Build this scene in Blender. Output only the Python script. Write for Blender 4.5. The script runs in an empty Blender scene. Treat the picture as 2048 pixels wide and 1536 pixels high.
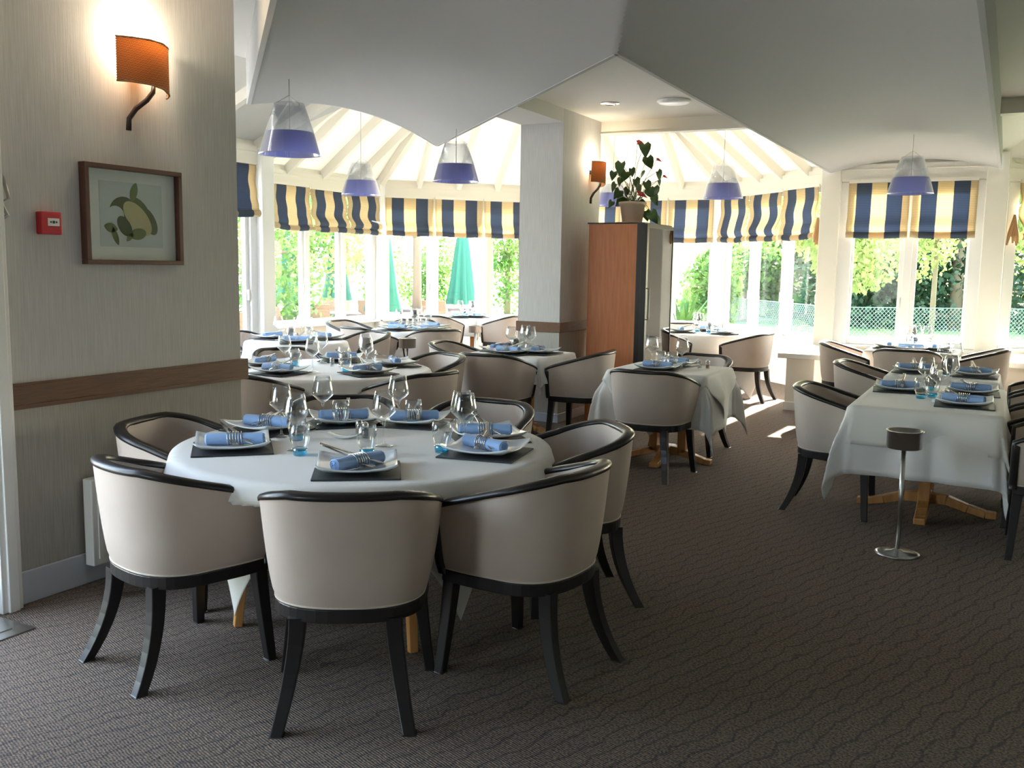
import bpy, math, random
import numpy as np
from mathutils import Vector, Matrix

# ------------------------------------------------------------------ camera
sc = bpy.context.scene
COL = sc.collection
PI = math.pi
R = math.radians
EYE = Vector((0, 0, 1.55))
HEAD = R(27.5); PITCH = math.atan(237 / 1900); ROLL = R(0.9)
fw = Vector((-math.sin(HEAD) * math.cos(PITCH), math.cos(HEAD) * math.cos(PITCH), -math.sin(PITCH)))
rt = Vector((math.cos(HEAD), math.sin(HEAD), 0)); up = rt.cross(fw)
rt2 = rt * math.cos(ROLL) + up * math.sin(ROLL); up2 = up * math.cos(ROLL) - rt * math.sin(ROLL)
cd = bpy.data.cameras.new('camera'); cd.sensor_width = 36; cd.lens = 1900 / 2048 * 36
cd.clip_start = .05; cd.clip_end = 300
cam = bpy.data.objects.new('camera', cd); COL.objects.link(cam)
cam.matrix_world = Matrix(((rt2.x, up2.x, -fw.x, EYE.x), (rt2.y, up2.y, -fw.y, EYE.y), (rt2.z, up2.z, -fw.z, EYE.z), (0, 0, 0, 1)))
sc.camera = cam

# ------------------------------------------------------------------ light
sc.view_settings.view_transform = 'Standard'; sc.view_settings.look = 'None'
sc.view_settings.gamma = 1; sc.view_settings.use_curve_mapping = False
sc.view_settings.exposure = 0.82
W = bpy.data.worlds.new('world'); sc.world = W; W.use_nodes = True
wn = W.node_tree.nodes; wl = W.node_tree.links; wn.clear()
wo = wn.new('ShaderNodeOutputWorld'); wb = wn.new('ShaderNodeBackground'); sky = wn.new('ShaderNodeTexSky')
sky.sky_type = 'NISHITA'; sky.sun_disc = False; sky.sun_elevation = R(38); sky.sun_rotation = R(0); sky.air_density = 1.3; sky.dust_density = 2.5
mixs = wn.new('ShaderNodeMixRGB'); mixs.inputs[0].default_value = .55; mixs.inputs[2].default_value = (.335, .315, .33, 1)
wb.inputs['Strength'].default_value = 11.0
smul = wn.new('ShaderNodeMixRGB'); smul.blend_type = 'MULTIPLY'; smul.inputs[0].default_value = 1; smul.inputs[2].default_value = (.28, .28, .28, 1)
wl.new(sky.outputs[0], smul.inputs[1]); wl.new(smul.outputs[0], mixs.inputs[1])
wl.new(mixs.outputs[0], wb.inputs['Color']); wl.new(wb.outputs[0], wo.inputs[0])
def lamp(name, kind, loc, energy, color=(1, 1, 1), **k):
    d = bpy.data.lights.new(name, kind); d.energy = energy; d.color = color
    for a, v in k.items(): setattr(d, a, v)
    o = bpy.data.objects.new(name, d); COL.objects.link(o); o.location = loc; return o
sun = lamp('sun', 'SUN', (10, 30, 20), 28, (1, .94, .85), angle=R(.6))
sd = Vector((-.05, -.86, -.52)).normalized()            # direction the sunlight travels
sun.rotation_euler = sd.to_track_quat('-Z', 'Y').to_euler()
# daylight of the glazed front behind and left of the viewer (light portals, they add no light themselves)
def portal(loc, rot, sx, sy):
    o = lamp('daylight_portal', 'AREA', loc, 1); d = o.data; d.shape = 'RECTANGLE'; d.size = sx; d.size_y = sy
    d.cycles.is_portal = True; o.rotation_euler = rot
portal((-3.98, 1.55, 1.3), (0, R(-90), 0), 2.5, 2.0)
portal((-2.95, -4.14, 1.25), (R(90), 0, 0), 1.1, 2.4)

# ------------------------------------------------------------------ materials
def mat(name, color=(.8, .8, .8), rough=.6, metal=0, spec=.5, emit=None, estr=0, sheen=0, coat=0):
    m = bpy.data.materials.new(name); m.use_nodes = True
    b = m.node_tree.nodes['Principled BSDF']
    b.inputs['Base Color'].default_value = (*color, 1); b.inputs['Roughness'].default_value = rough
    b.inputs['Metallic'].default_value = metal; b.inputs['Specular IOR Level'].default_value = spec
    b.inputs['Sheen Weight'].default_value = sheen; b.inputs['Coat Weight'].default_value = coat
    if emit: b.inputs['Emission Color'].default_value = (*emit, 1); b.inputs['Emission Strength'].default_value = estr
    return m
def nodes(m): return m.node_tree.nodes, m.node_tree.links, m.node_tree.nodes['Principled BSDF']
def texco(m, scale=(1, 1, 1), out='Object', rot=(0, 0, 0)):
    n, l, b = nodes(m); t = n.new('ShaderNodeTexCoord'); mp = n.new('ShaderNodeMapping')
    mp.inputs['Scale'].default_value = scale; mp.inputs['Rotation'].default_value = rot
    l.new(t.outputs[out], mp.inputs[0]); return mp.outputs[0]
def noise_color(m, vec, c1, c2, scale=10, detail=4, lo=.35, hi=.65, bump=0, dist=0.01):
    n, l, b = nodes(m); t = n.new('ShaderNodeTexNoise'); t.inputs['Scale'].default_value = scale; t.inputs['Detail'].default_value = detail
    l.new(vec, t.inputs['Vector']); r = n.new('ShaderNodeValToRGB')
    r.color_ramp.elements[0].position = lo; r.color_ramp.elements[1].position = hi
    r.color_ramp.elements[0].color = (*c1, 1); r.color_ramp.elements[1].color = (*c2, 1)
    l.new(t.outputs['Fac'], r.inputs[0]); l.new(r.outputs[0], b.inputs['Base Color'])
    if bump:
        bp = n.new('ShaderNodeBump'); bp.inputs['Strength'].default_value = bump; bp.inputs['Distance'].default_value = dist
        l.new(t.outputs['Fac'], bp.inputs['Height']); l.new(bp.outputs[0], b.inputs['Normal'])
    return t, r
M = {}
M['wallpaper'] = m = mat('wallpaper', rough=.8); noise_color(m, texco(m, (60, 60, 1.6)), (.52, .515, .50), (.64, .63, .61), 3, 5, .3, .7, .25, .002)
M['lowerpaper'] = m = mat('lower_wallpaper', rough=.8); noise_color(m, texco(m, (60, 60, 1.6)), (.36, .35, .31), (.50, .48, .43), 3, 5, .3, .7, .25, .002)
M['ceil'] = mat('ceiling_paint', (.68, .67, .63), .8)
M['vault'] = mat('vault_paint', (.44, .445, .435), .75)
M['cream'] = mat('cream_paint', (.80, .77, .68), .5)
M['white'] = mat('white_lacquer', (.84, .84, .81), .35)
M['skirt'] = mat('skirting_paint', (.55, .59, .66), .5)
M['wood'] = m = mat('rail_wood', rough=.45); noise_color(m, texco(m, (20, 4, 160)), (.10, .045, .018), (.19, .09, .04), 2, 6, .3, .7, .1, .001)
M['darkwood'] = mat('black_stained_wood', (.013, .011, .011), .36, spec=.45, coat=.08)
M['leather'] = m = mat('taupe_leather', rough=.5); noise_color(m, texco(m, (1, 1, 1)), (.53, .445, .385), (.57, .48, .415), 6, 3, .3, .7)
n, l, b = nodes(m); t = n.new('ShaderNodeTexNoise'); t.inputs['Scale'].default_value = 420; bp = n.new('ShaderNodeBump'); bp.inputs['Strength'].default_value = .12; bp.inputs['Distance'].default_value = .001
l.new(t.outputs[0], bp.inputs['Height']); l.new(bp.outputs[0], b.inputs['Normal'])
M['piping'] = mat('pale_piping', (.60, .53, .45), .5)
M['seatdark'] = mat('seat_leather', (.36, .30, .24), .55)
M['linen'] = m = mat('white_linen', (.80, .79, .77), .85, sheen=.2)
M['linen2'] = m = mat('white_overlay_linen', (.78, .76, .71), .85, sheen=.2)
M['slate'] = mat('slate', (.03, .033, .04), .55)
M['china'] = mat('pale_china', (.74, .78, .80), .15, coat=.3)
M['napkin'] = m = mat('blue_napkin', (.27, .43, .72), .85, sheen=.3)
M['steel'] = mat('polished_steel', (.62, .60, .57), .16, 1)
M['chrome'] = mat('brushed_chrome', (.50, .49, .47), .28, 1)
M['tablewood'] = m = mat('honey_wood', rough=.4); noise_color(m, texco(m, (12, 12, 2)), (.50, .22, .06), (.62, .31, .10), 3, 5, .3, .7)
M['cabwood'] = m = mat('red_brown_veneer', rough=.42); noise_color(m, texco(m, (14, 14, 1.2)), (.42, .135, .045), (.52, .185, .065), 3, 5, .3, .7)
M['black'] = mat('black_trim', (.012, .012, .012), .35)
M['red'] = mat('red_plastic', (.55, .02, .03), .4)
M['paper'] = mat('print_paper', (.60, .64, .65), .6)
M['matboard'] = mat('picture_mount', (.78, .78, .77), .6)
M['framewood'] = mat('frame_wood', (.10, .04, .025), .4)
M['olive'] = mat('print_green', (.10, .12, .05), .6); M['leafprint'] = mat('print_leaf', (.16, .20, .07), .6)
M['lemon'] = mat('print_melon', (.56, .50, .28), .6)
M['terracotta'] = mat('pale_clay', (.72, .56, .42), .7)
M['soil'] = mat('soil', (.05, .035, .025), .9)
M['plantleaf'] = mat('plant_leaf', (.06, .13, .03), .35); M['spathe'] = mat('red_spathe', (.6, .02, .02), .3)
M['stem'] = mat('plant_stem', (.15, .2, .06), .5)
M['tan'] = mat('tan_cord', (.45, .25, .12), .8)
M['bulb'] = mat('bulb_glow', (1, 1, 1), .4, emit=(1, .86, .62), estr=14)
M['bulbdim'] = mat('pendant_bulb_glow', (1, 1, 1), .4, emit=(1, .72, .55), estr=1.6)
M['spot'] = mat('spot_glow', (1, 1, 1), .4, emit=(1, .8, .55), estr=3)
M['pepper'] = mat('pepper_fill', (.35, .18, .09), .8); M['salt'] = mat('salt_fill', (.8, .82, .85), .8)
M['grass'] = m = mat('lawn', rough=.9); noise_color(m, texco(m), (.07, .17, .03), (.14, .26, .06), 3, 6)
M['terrace'] = m = mat('pale_terrace', rough=.9); noise_color(m, texco(m), (.54, .50, .48), (.66, .62, .59), 1.2, 5)
M['bark'] = mat('bark', (.20, .15, .10), .9)
M['parasol'] = mat('green_canvas', (.02, .13, .085), .8)
M['wicker'] = m = mat('brown_wicker', rough=.7); noise_color(m, texco(m, (60, 60, 60)), (.10, .055, .03), (.30, .18, .10), 2, 3)
M['slats'] = mat('grey_brown_slats', (.12, .10, .10), .6)
M['fence'] = mat('green_grey_wire', (.16, .24, .22), .5)
M['outwall'] = mat('outside_render', (.75, .72, .64), .9)
def leafmat(name, c1, c2, tr=.5):
    m = mat(name, rough=.6); noise_color(m, texco(m), c1, c2, 1.5, 3, .35, .65)
    n, l, b = nodes(m); tl = n.new('ShaderNodeBsdfTranslucent'); mx = n.new('ShaderNodeMixShader'); mx.inputs[0].default_value = tr
    o = n['Material Output']; src = b.inputs['Base Color'].links[0].from_socket
    l.new(src, tl.inputs['Color']); l.new(b.outputs[0], mx.inputs[1]); l.new(tl.outputs[0], mx.inputs[2]); l.new(mx.outputs[0], o.inputs[0])
    return m
M['leaf_bright'] = leafmat('bright_leaves', (.17, .25, .06), (.38, .44, .16))
M['leaf_mid'] = leafmat('mid_leaves', (.06, .15, .03), (.16, .28, .06))
M['leaf_dark'] = leafmat('dark_leaves', (.012, .04, .018), (.04, .09, .035), .25)
def add_translucent(m, tr):
    n, l, b = nodes(m); tl = n.new('ShaderNodeBsdfTranslucent'); mx = n.new('ShaderNodeMixShader'); mx.inputs[0].default_value = tr
    tl.inputs['Color'].default_value = b.inputs['Base Color'].default_value
    if b.inputs['Base Color'].links: l.new(b.inputs['Base Color'].links[0].from_socket, tl.inputs['Color'])
    l.new(b.outputs[0], mx.inputs[1]); l.new(tl.outputs[0], mx.inputs[2]); l.new(mx.outputs[0], n['Material Output'].inputs[0])
M['roof'] = mat('roof_panel', (.82, .80, .72), .7); add_translucent(M['roof'], .17)
# carpet: brown weave with dark wandering lines and rust flecks
M['carpet'] = m = mat('carpet', rough=.95, spec=.1)
n, l, b = nodes(m); v = texco(m, rot=(0, 0, R(20)))
wv = n.new('ShaderNodeTexWave'); wv.wave_type = 'BANDS'; wv.bands_direction = 'X'; wv.inputs['Scale'].default_value = 4.6; wv.inputs['Distortion'].default_value = 5.5; wv.inputs['Detail'].default_value = 3; wv.inputs['Detail Scale'].default_value = 1.5
l.new(v, wv.inputs['Vector']); r1 = n.new('ShaderNodeValToRGB'); r1.color_ramp.elements[0].position = .0; r1.color_ramp.elements[0].color = (1, 1, 1, 1); r1.color_ramp.elements[1].position = .085; r1.color_ramp.elements[1].color = (0, 0, 0, 1)
l.new(wv.outputs['Fac'], r1.inputs[0])
ns = n.new('ShaderNodeTexNoise'); ns.inputs['Scale'].default_value = 110; ns.inputs['Detail'].default_value = 6; l.new(v, ns.inputs['Vector'])
r2 = n.new('ShaderNodeValToRGB'); e = r2.color_ramp.elements; e[0].position = .36; e[0].color = (.085, .073, .062, 1); e[1].position = .62; e[1].color = (.27, .185, .135, 1)
k = e.new(.5); k.color = (.165, .138, .114, 1)
l.new(ns.outputs['Fac'], r2.inputs[0])
mx = n.new('ShaderNodeMixRGB'); mx.inputs[2].default_value = (.04, .043, .055, 1); ml = n.new('ShaderNodeMath'); ml.operation = 'MULTIPLY'; ml.inputs[1].default_value = .55
l.new(r1.outputs[0], ml.inputs[0]); l.new(ml.outputs[0], mx.inputs[0]); l.new(r2.outputs[0], mx.inputs[1]); l.new(mx.outputs[0], b.inputs['Base Color'])
bp = n.new('ShaderNodeBump'); bp.inputs['Strength'].default_value = .5; bp.inputs['Distance'].default_value = .004
rb = n.new('ShaderNodeTexWave'); rb.bands_direction = 'Y'; rb.inputs['Scale'].default_value = 34; rb.inputs['Distortion'].default_value = 3; l.new(v, rb.inputs['Vector'])
l.new(rb.outputs['Fac'], bp.inputs['Height']); l.new(bp.outputs[0], b.inputs['Normal'])
# clear glass: thin pane, see-through with fresnel-like mirror at grazing angles
def glassmat(name, tint=(1, 1, 1), refl=.9, base=.04, power=3.0):
    m = bpy.data.materials.new(name); m.use_nodes = True; n = m.node_tree.nodes; l = m.node_tree.links; n.clear()
    o = n.new('ShaderNodeOutputMaterial'); t = n.new('ShaderNodeBsdfTransparent'); g = n.new('ShaderNodeBsdfGlossy'); mx = n.new('ShaderNodeMixShader')
    t.inputs[0].default_value = (*tint, 1); g.inputs['Roughness'].default_value = .02; g.inputs['Color'].default_value = (refl, refl, refl, 1)
    lw = n.new('ShaderNodeLayerWeight'); lw.inputs[0].default_value = .5
    p = n.new('ShaderNodeMath'); p.operation = 'POWER'; p.inputs[1].default_value = power; a = n.new('ShaderNodeMath'); a.operation = 'ADD'; a.inputs[1].default_value = base; a.use_clamp = True
    l.new(lw.outputs['Facing'], p.inputs[0]); l.new(p.outputs[0], a.inputs[0]); l.new(a.outputs[0], mx.inputs[0])
    l.new(t.outputs[0], mx.inputs[1]); l.new(g.outputs[0], mx.inputs[2]); l.new(mx.outputs[0], o.inputs[0]); return m
M['pane'] = glassmat('window_glass', (.97, .99, .98), .8, .02, 5)
M['glass'] = glassmat('drinking_glass', (.95, .96, .96), 1, .05, 2.2)
M['blueglass'] = glassmat('blue_glass', (.22, .70, .92), 1, .10, 2.4)
M['clearshade'] = glassmat('clear_shade_glass', (.90, .92, .95), .9, .08, 2)
M['cabglass'] = glassmat('cabinet_glass', (.13, .15, .14), .45, .12, 3.0)
M['shadeblue'] = mat('violet_blue_glass', (.20, .22, .55), .3, spec=.6); add_translucent(M['shadeblue'], .6)
# roman blind stripes from UV: u across the blind
M['blind'] = m = mat('striped_canvas', rough=.85)
n, l, b = nodes(m); tc = n.new('ShaderNodeTexCoord'); sp = n.new('ShaderNodeSeparateXYZ'); l.new(tc.outputs['UV'], sp.inputs[0])
cr = n.new('ShaderNodeValToRGB'); cr.color_ramp.interpolation = 'CONSTANT'; e = cr.color_ramp.elements
CR = (.70, .59, .40, 1); BL = (.095, .125, .19, 1)
e[0].position = 0; e[0].color = CR; e[1].position = .13; e[1].color = BL
for p_, c_ in ((.38, CR), (.63, BL), (.88, CR)):
    q = e.new(p_); q.color = c_
l.new(sp.outputs[0], cr.inputs[0])
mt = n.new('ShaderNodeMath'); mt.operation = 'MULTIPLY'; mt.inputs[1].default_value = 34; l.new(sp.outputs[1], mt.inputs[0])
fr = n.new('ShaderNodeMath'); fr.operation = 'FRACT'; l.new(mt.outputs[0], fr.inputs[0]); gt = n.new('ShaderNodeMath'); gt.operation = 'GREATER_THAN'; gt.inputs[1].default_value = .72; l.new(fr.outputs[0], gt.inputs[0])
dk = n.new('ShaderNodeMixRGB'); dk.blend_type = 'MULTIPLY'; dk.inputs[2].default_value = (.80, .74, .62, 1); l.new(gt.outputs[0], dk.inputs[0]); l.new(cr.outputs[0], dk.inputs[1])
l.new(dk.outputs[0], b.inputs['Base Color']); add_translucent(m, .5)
# wicker sconce: woven strips
M['sconce'] = m = mat('woven_wicker', rough=.6)
n, l, b = nodes(m); tc = n.new('ShaderNodeTexCoord'); ck = n.new('ShaderNodeTexChecker'); mp = n.new('ShaderNodeMapping'); mp.inputs['Scale'].default_value = (30, 52, 1)
l.new(tc.outputs['UV'], mp.inputs[0]); l.new(mp.outputs[0], ck.inputs['Vector']); ck.inputs['Scale'].default_value = 1; ck.inputs['Color1'].default_value = (.66, .34, .13, 1); ck.inputs['Color2'].default_value = (.26, .115, .04, 1)
l.new(ck.outputs['Color'], b.inputs['Base Color']); add_translucent(m, .38)
M['sconcearm'] = mat('dark_iron', (.03, .018, .015), .4)

# ------------------------------------------------------------------ mesh builder
class MB:
    def __init__(s): s.v = []; s.f = []; s.mi = []; s.uv = None; s.cur = 0
    def add(s, vs, fs):
        o = len(s.v); s.v += [tuple(p) for p in vs]; s.f += [tuple(i + o for i in f) for f in fs]; s.mi += [s.cur] * len(fs); return s
    def box(s, x0, x1, y0, y1, z0, z1):
        return s.add([(x0, y0, z0), (x1, y0, z0), (x1, y1, z0), (x0, y1, z0), (x0, y0, z1), (x1, y0, z1), (x1, y1, z1), (x0, y1, z1)],
                     [(0, 3, 2, 1), (4, 5, 6, 7), (0, 1, 5, 4), (1, 2, 6, 5), (2, 3, 7, 6), (3, 0, 4, 7)])
    def obox(s, c, ax, ay, az, hx, hy, hz):
        c = Vector(c); P = [c + ax * (i * hx) + ay * (j * hy) + az * (k * hz) for k in (-1, 1) for i, j in ((-1, -1), (1, -1), (1, 1), (-1, 1))]
        return s.add(P, [(0, 3, 2, 1), (4, 5, 6, 7), (0, 1, 5, 4), (1, 2, 6, 5), (2, 3, 7, 6), (3, 0, 4, 7)])
    def bar(s, a, b, w, h, w2=None, h2=None, upv=(0, 0, 1)):
        a = Vector(a); b = Vector(b); d = (b - a).normalized(); u = Vector(upv)
        if abs(d.dot(u)) > .98: u = Vector((0, 1, 0))
        x = d.cross(u).normalized(); z = x.cross(d); w2 = w2 or w; h2 = h2 or h
        P = [a + x * i * w / 2 + z * k * h / 2 for i, k in ((-1, -1), (1, -1), (1, 1), (-1, 1))] + [b + x * i * w2 / 2 + z * k * h2 / 2 for i, k in ((-1, -1), (1, -1), (1, 1), (-1, 1))]
        return s.add(P, [(0, 3, 2, 1), (4, 5, 6, 7), (0, 1, 5, 4), (1, 2, 6, 5), (2, 3, 7, 6), (3, 0, 4, 7)])
    def tube(s, pts, r, n=8, closed=False, flat=1.0):
        pts = [Vector(p) for p in pts]; N = len(pts); rr = r if isinstance(r, (list, tuple)) else [r] * N
        vs = []; prev = None
        for i, p in enumerate(pts):
            a = pts[(i - 1) % N] if (closed or i > 0) else p; b = pts[(i + 1) % N] if (closed or i < N - 1) else p
            t = (b - a).normalized()
            if prev is None:
                u = Vector((0, 0, 1)) if abs(t.z) < .9 else Vector((1, 0, 0)); x = t.cross(u).normalized()
            else: x = (prev - t * prev.dot(t)).normalized()
            prev = x; y = t.cross(x)
            vs += [p + x * math.cos(2 * PI * k / n) * rr[i] + y * math.sin(2 * PI * k / n) * rr[i] * flat for k in range(n)]
        fs = []
        for i in range(N if closed else N - 1):
            j = (i + 1) % N
            for k in range(n): fs.append((i * n + k, i * n + (k + 1) % n, j * n + (k + 1) % n, j * n + k))
        if not closed: fs += [tuple(range(n - 1, -1, -1)), tuple((N - 1) * n + k for k in range(n))]
        return s.add(vs, fs)
    def lathe(s, prof, n=24, c=(0, 0, 0), cap0=False, cap1=False):
        vs = [(c[0] + r * math.cos(2 * PI * k / n), c[1] + r * math.sin(2 * PI * k / n), c[2] + z) for r, z in prof for k in range(n)]
        fs = [(i * n + k, i * n + (k + 1) % n, (i + 1) * n + (k + 1) % n, (i + 1) * n + k) for i in range(len(prof) - 1) for k in range(n)]
        if cap0: fs.append(tuple(range(n - 1, -1, -1)))
        if cap1: fs.append(tuple((len(prof) - 1) * n + k for k in range(n)))
        return s.add(vs, fs)
    def prism(s, poly, z0, z1):
        n = len(poly); return s.add([(x, y, z0) for x, y in poly] + [(x, y, z1) for x, y in poly],
            [tuple(range(n - 1, -1, -1)), tuple(range(n, 2 * n))] + [(i, (i + 1) % n, n + (i + 1) % n, n + i) for i in range(n)])
    def grid(s, fn, nu, nv, uv=False, closed_u=False):
        vs = [fn(i / nu, j / nv) for j in range(nv + 1) for i in range(nu + 1)]
        fs = [(j * (nu + 1) + i, j * (nu + 1) + i + 1, (j + 1) * (nu + 1) + i + 1, (j + 1) * (nu + 1) + i) for j in range(nv) for i in range(nu)]
        if uv: s.uv = [(i / nu, j / nv) for j in range(nv + 1) for i in range(nu + 1)]
        return s.add(vs, fs)
    def mesh(s, name, m, smooth=False):
        me = bpy.data.meshes.new(name); me.from_pydata(s.v, [], s.f)
        for q in (m if isinstance(m, (list, tuple)) else [m]): me.materials.append(M[q])
        me.polygons.foreach_set('material_index', s.mi)
        if smooth: me.polygons.foreach_set('use_smooth', [True] * len(me.polygons))
        if s.uv:
            u = me.uv_layers.new(name='UVMap'); li = np.zeros(len(me.loops), dtype=np.int32); me.loops.foreach_get('vertex_index', li)
            u.data.foreach_set('uv', np.array(s.uv, dtype=np.float32)[li].ravel())
        me.update(); return me
    def build(s, name, m, parent=None, smooth=False, bev=0, solid=0, auto=None):
        me = s.mesh(name, m, smooth); o = bpy.data.objects.new(name, me); COL.objects.link(o)
        if parent: o.parent = parent
        if bev: q = o.modifiers.new('bevel', 'BEVEL'); q.width = bev; q.segments = 2; q.limit_method = 'ANGLE'
        if solid: q = o.modifiers.new('solid', 'SOLIDIFY'); q.thickness = solid; q.offset = 0
        if auto is not None:
            me.polygons.foreach_set('use_smooth', [True] * len(me.polygons)); me.set_sharp_from_angle(angle=R(auto))
        return o
def tag(o, label=None, cat=None, group=None, kind=None):
    if label: o['label'] = label
    if cat: o['category'] = cat
    if group: o['group'] = group
    if kind: o['kind'] = kind
    return o
def empty(name, loc=(0, 0, 0), rz=0):
    o = bpy.data.objects.new(name, None); COL.objects.link(o); o.location = loc; o.rotation_euler = (0, 0, rz); o.empty_display_size = .1; return o
KIDS = {}
def proto_done(root):
    k = [c for c in COL.objects if c.parent == root]
    if k: KIDS[root.name] = k
    for c in k: proto_done(c)
def copy_tree(o, parent=None):
    c = o.copy(); COL.objects.link(c); c.parent = parent
    for ch in KIDS.get(o.name, []): copy_tree(ch, c)
    return c
class Proto:
    """a finished thing; the first placement uses it, later ones copy it with its parts"""
    def __init__(s, root): s.root = root; s.used = False; proto_done(root)
    def put(s, loc, rz, label, cat, group=None, scale=None, rot=None):
        if not s.used: o = s.root; s.used = True
        else: o = copy_tree(s.root)
        o.location = loc; o.rotation_euler = rot if rot else (0, 0, rz)
        if scale: o.scale = scale
        for k in ('group',):
            if k in o: del o[k]
        return tag(o, label, cat, group)
def struct(o): o['kind'] = 'structure'; return o

# ------------------------------------------------------------------ the room
ZF, ZV, ZH = 3.05, 2.72, 2.6          # flat ceiling, vault rims, window heads
struct(MB().box(-9.3, 5.2, -4.2, 14.7, -.12, 0).build('floor', 'carpet'))
struct(MB().prism([(-5.17, 4.05), (-3.98, 4.05), (-3.98, -4), (5, -4), (5, 9.44), (-4.37, 9.44), (-4.37, 6.9), (-5.17, 6.2)], ZF, ZF + .1).build('ceiling', 'ceil'))
# left wall with the glazed door opening towards the viewer
mb = MB().box(-4.0, -3.85, 2.62, 4.05, 1.0, ZF).box(-4.0, -3.85, -4, .5, 0, ZF).box(-4.0, -3.85, .5, 2.62, 2.55, ZF)
wl_ = struct(mb.build('wall_left', 'wallpaper'))
struct(MB().box(-4.0, -3.85, 2.62, 4.05, 0, 1.0).build('wall_left', 'lowerpaper'))
struct(MB().box(-3.85, -3.83, 2.62, 4.05, .885, 1.0).box(-3.83, -3.822, 2.62, 4.05, .895, .905).box(-3.83, -3.822, 2.62, 4.05, .98, .99).box(-3.95, -3.83, 4.05, 4.09, .885, 1.0).build('trim_1', 'wood'))
struct(MB().box(-3.85, -3.835, 2.62, 4.05, 0, .15).build('baseboard_left', 'skirt', bev=.004))
struct(MB().box(-3.87, -3.80, 2.52, 2.62, 0, 2.6).box(-3.84, -3.785, 2.545, 2.595, 0, 2.6).box(-4.02, -3.87, 2.56, 2.62, 0, 2.6).build('trim_2', 'white', bev=.004))
def door_leaf(nm, y0, y1):
    f = struct(MB().box(-3.96, -3.91, y0, y0 + .09, 0, 2.55).box(-3.96, -3.91, y1 - .09, y1, 0, 2.55).box(-3.96, -3.91, y0 + .09, y1 - .09, 0, .18).box(-3.96, -3.91, y0 + .09, y1 - .09, 2.45, 2.55).build(nm, 'white', bev=.004))
    MB().box(-3.94, -3.93, y0 + .09, y1 - .09, .18, 2.45).build('pane', 'pane', f)
    MB().tube([(-3.90, y1 - .05, 1.02), (-3.86, y1 - .05, 1.02), (-3.86, y1 - .16, 1.02)], .009).build('handle', 'chrome', f)
for i_, (a, b_) in enumerate([(.5, 1.53), (1.53, 2.56)]): door_leaf('door_%d' % (i_ + 1), a, b_)
struct(MB().box(-7.6, -4.0, 3.9, 4.05, 0, 4.0).build('wall_back_left', 'wallpaper'))
struct(MB().box(-4.0, -3.5, -4.15, -4, 0, ZF).box(-2.4, 5, -4.15, -4, 0, ZF).box(-3.5, -2.4, -4.15, -4, 2.5, ZF).build('wall_rear', 'wallpaper'))
for k in range(1):
    f = MB(); a = -3.5 + 1.1 * k; f.box(a, a + .07, -4.12, -4.06, 0, 2.5).box(a + 1.03, a + 1.1, -4.12, -4.06, 0, 2.5).box(a + .07, a + 1.03, -4.12, -4.06, 0, .15).box(a + .07, a + 1.03, -4.12, -4.06, 2.42, 2.5)
    f = struct(f.build('door_%d' % (k + 5), 'white')); MB().box(a + .07, a + 1.03, -4.10, -4.09, .15, 2.42).build('pane', 'pane', f)
struct(MB().box(4.9, 5.05, 9.3, 14.6, 0, 3.3).box(1.45, 1.6, -4.15, 9.3, 0, ZF).box(1.45, 5.05, 9.3, 9.44, 0, 3.3).build('wall_right', 'lowerpaper'))  # unseen; its near stretch is brought inward to block light and darken the right
# column wall with its rail and skirting, soffit beam running to the viewer, cross beam at the edge of the glazed bay
struct(MB().box(-4.37, -3.91, 8.5, 9.44, 1.0, 3.3).build('wall_column', 'wallpaper'))
struct(MB().box(-4.37, -3.91, 8.5, 9.44, 0, 1.0).build('wall_column', 'lowerpaper'))
struct(MB().box(-4.385, -3.895, 8.485, 9.45, .90, 1.0).build('trim_3', 'wood', bev=.005))
struct(MB().box(-4.38, -3.90, 8.49, 9.44, 0, .09).build('baseboard_column', 'skirt', bev=.004))
struct(MB().box(-4.37, -3.91, 5.9, 8.5, 2.92, ZF).build('trim_4', 'ceil'))
struct(MB().box(-3.91, -2.0, 9.44, 9.59, 2.92, 3.35).box(-3.91, -2.0, 9.425, 9.44, 2.915, 2.93).build('trim_5', 'cream'))
struct(MB().box(-.2, 4.9, 9.44, 9.59, 2.92, 3.35).build('trim_6', 'cream'))
# shallow vaults: one runs straight ahead, the other 45 degrees to the left
def v2h(x, y):
    s = (x + 1.115) / .895
    return .13 * (1 - s * s) if abs(s) < 1.0001 else -1
def v1h(x, y):
    s = (x + y - 1.73) / 1.31
    return .15 * (1 - s * s) if abs(s) < 1.0001 else -1
def vault(name, P, own, oth, nu, nv, lim):
    mb = MB(); V = []; idx = {}
    for j in range(nv + 1):
        for i in range(nu + 1):
            x, y = P(i / nu, j / nv); V.append((x, y, ZV + max(own(x, y), oth(x, y), 0)))
    F = []
    for j in range(nv):
        for i in range(nu):
            q = [j * (nu + 1) + i, j * (nu + 1) + i + 1, (j + 1) * (nu + 1) + i + 1, (j + 1) * (nu + 1) + i]
            cx = sum(V[k][0] for k in q) / 4; cy = sum(V[k][1] for k in q) / 4
            if own(cx, cy) >= oth(cx, cy) - .006 and lim(cx, cy): F.append(q)
    mb.add(V, F); return mb
def P2(u, v): return (-2.01 + 1.79 * u, -2 + 14.22 * v)
def P1(u, v):
    s = .42 + 2.62 * u; x1 = -5.17; x0 = -.22
    x = x0 + (x1 - x0) * v; return (x, s - x)
vm = vault('v', P2, v2h, v1h, 60, 240, lambda x, y: True)
def fin(mb, a, b, z0=ZV - .004, z1=ZF, w=.03):
    a = Vector((*a, (z0 + z1) / 2)); b = Vector((*b, (z0 + z1) / 2)); return mb.bar(a, b, w, z1 - z0)
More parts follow.
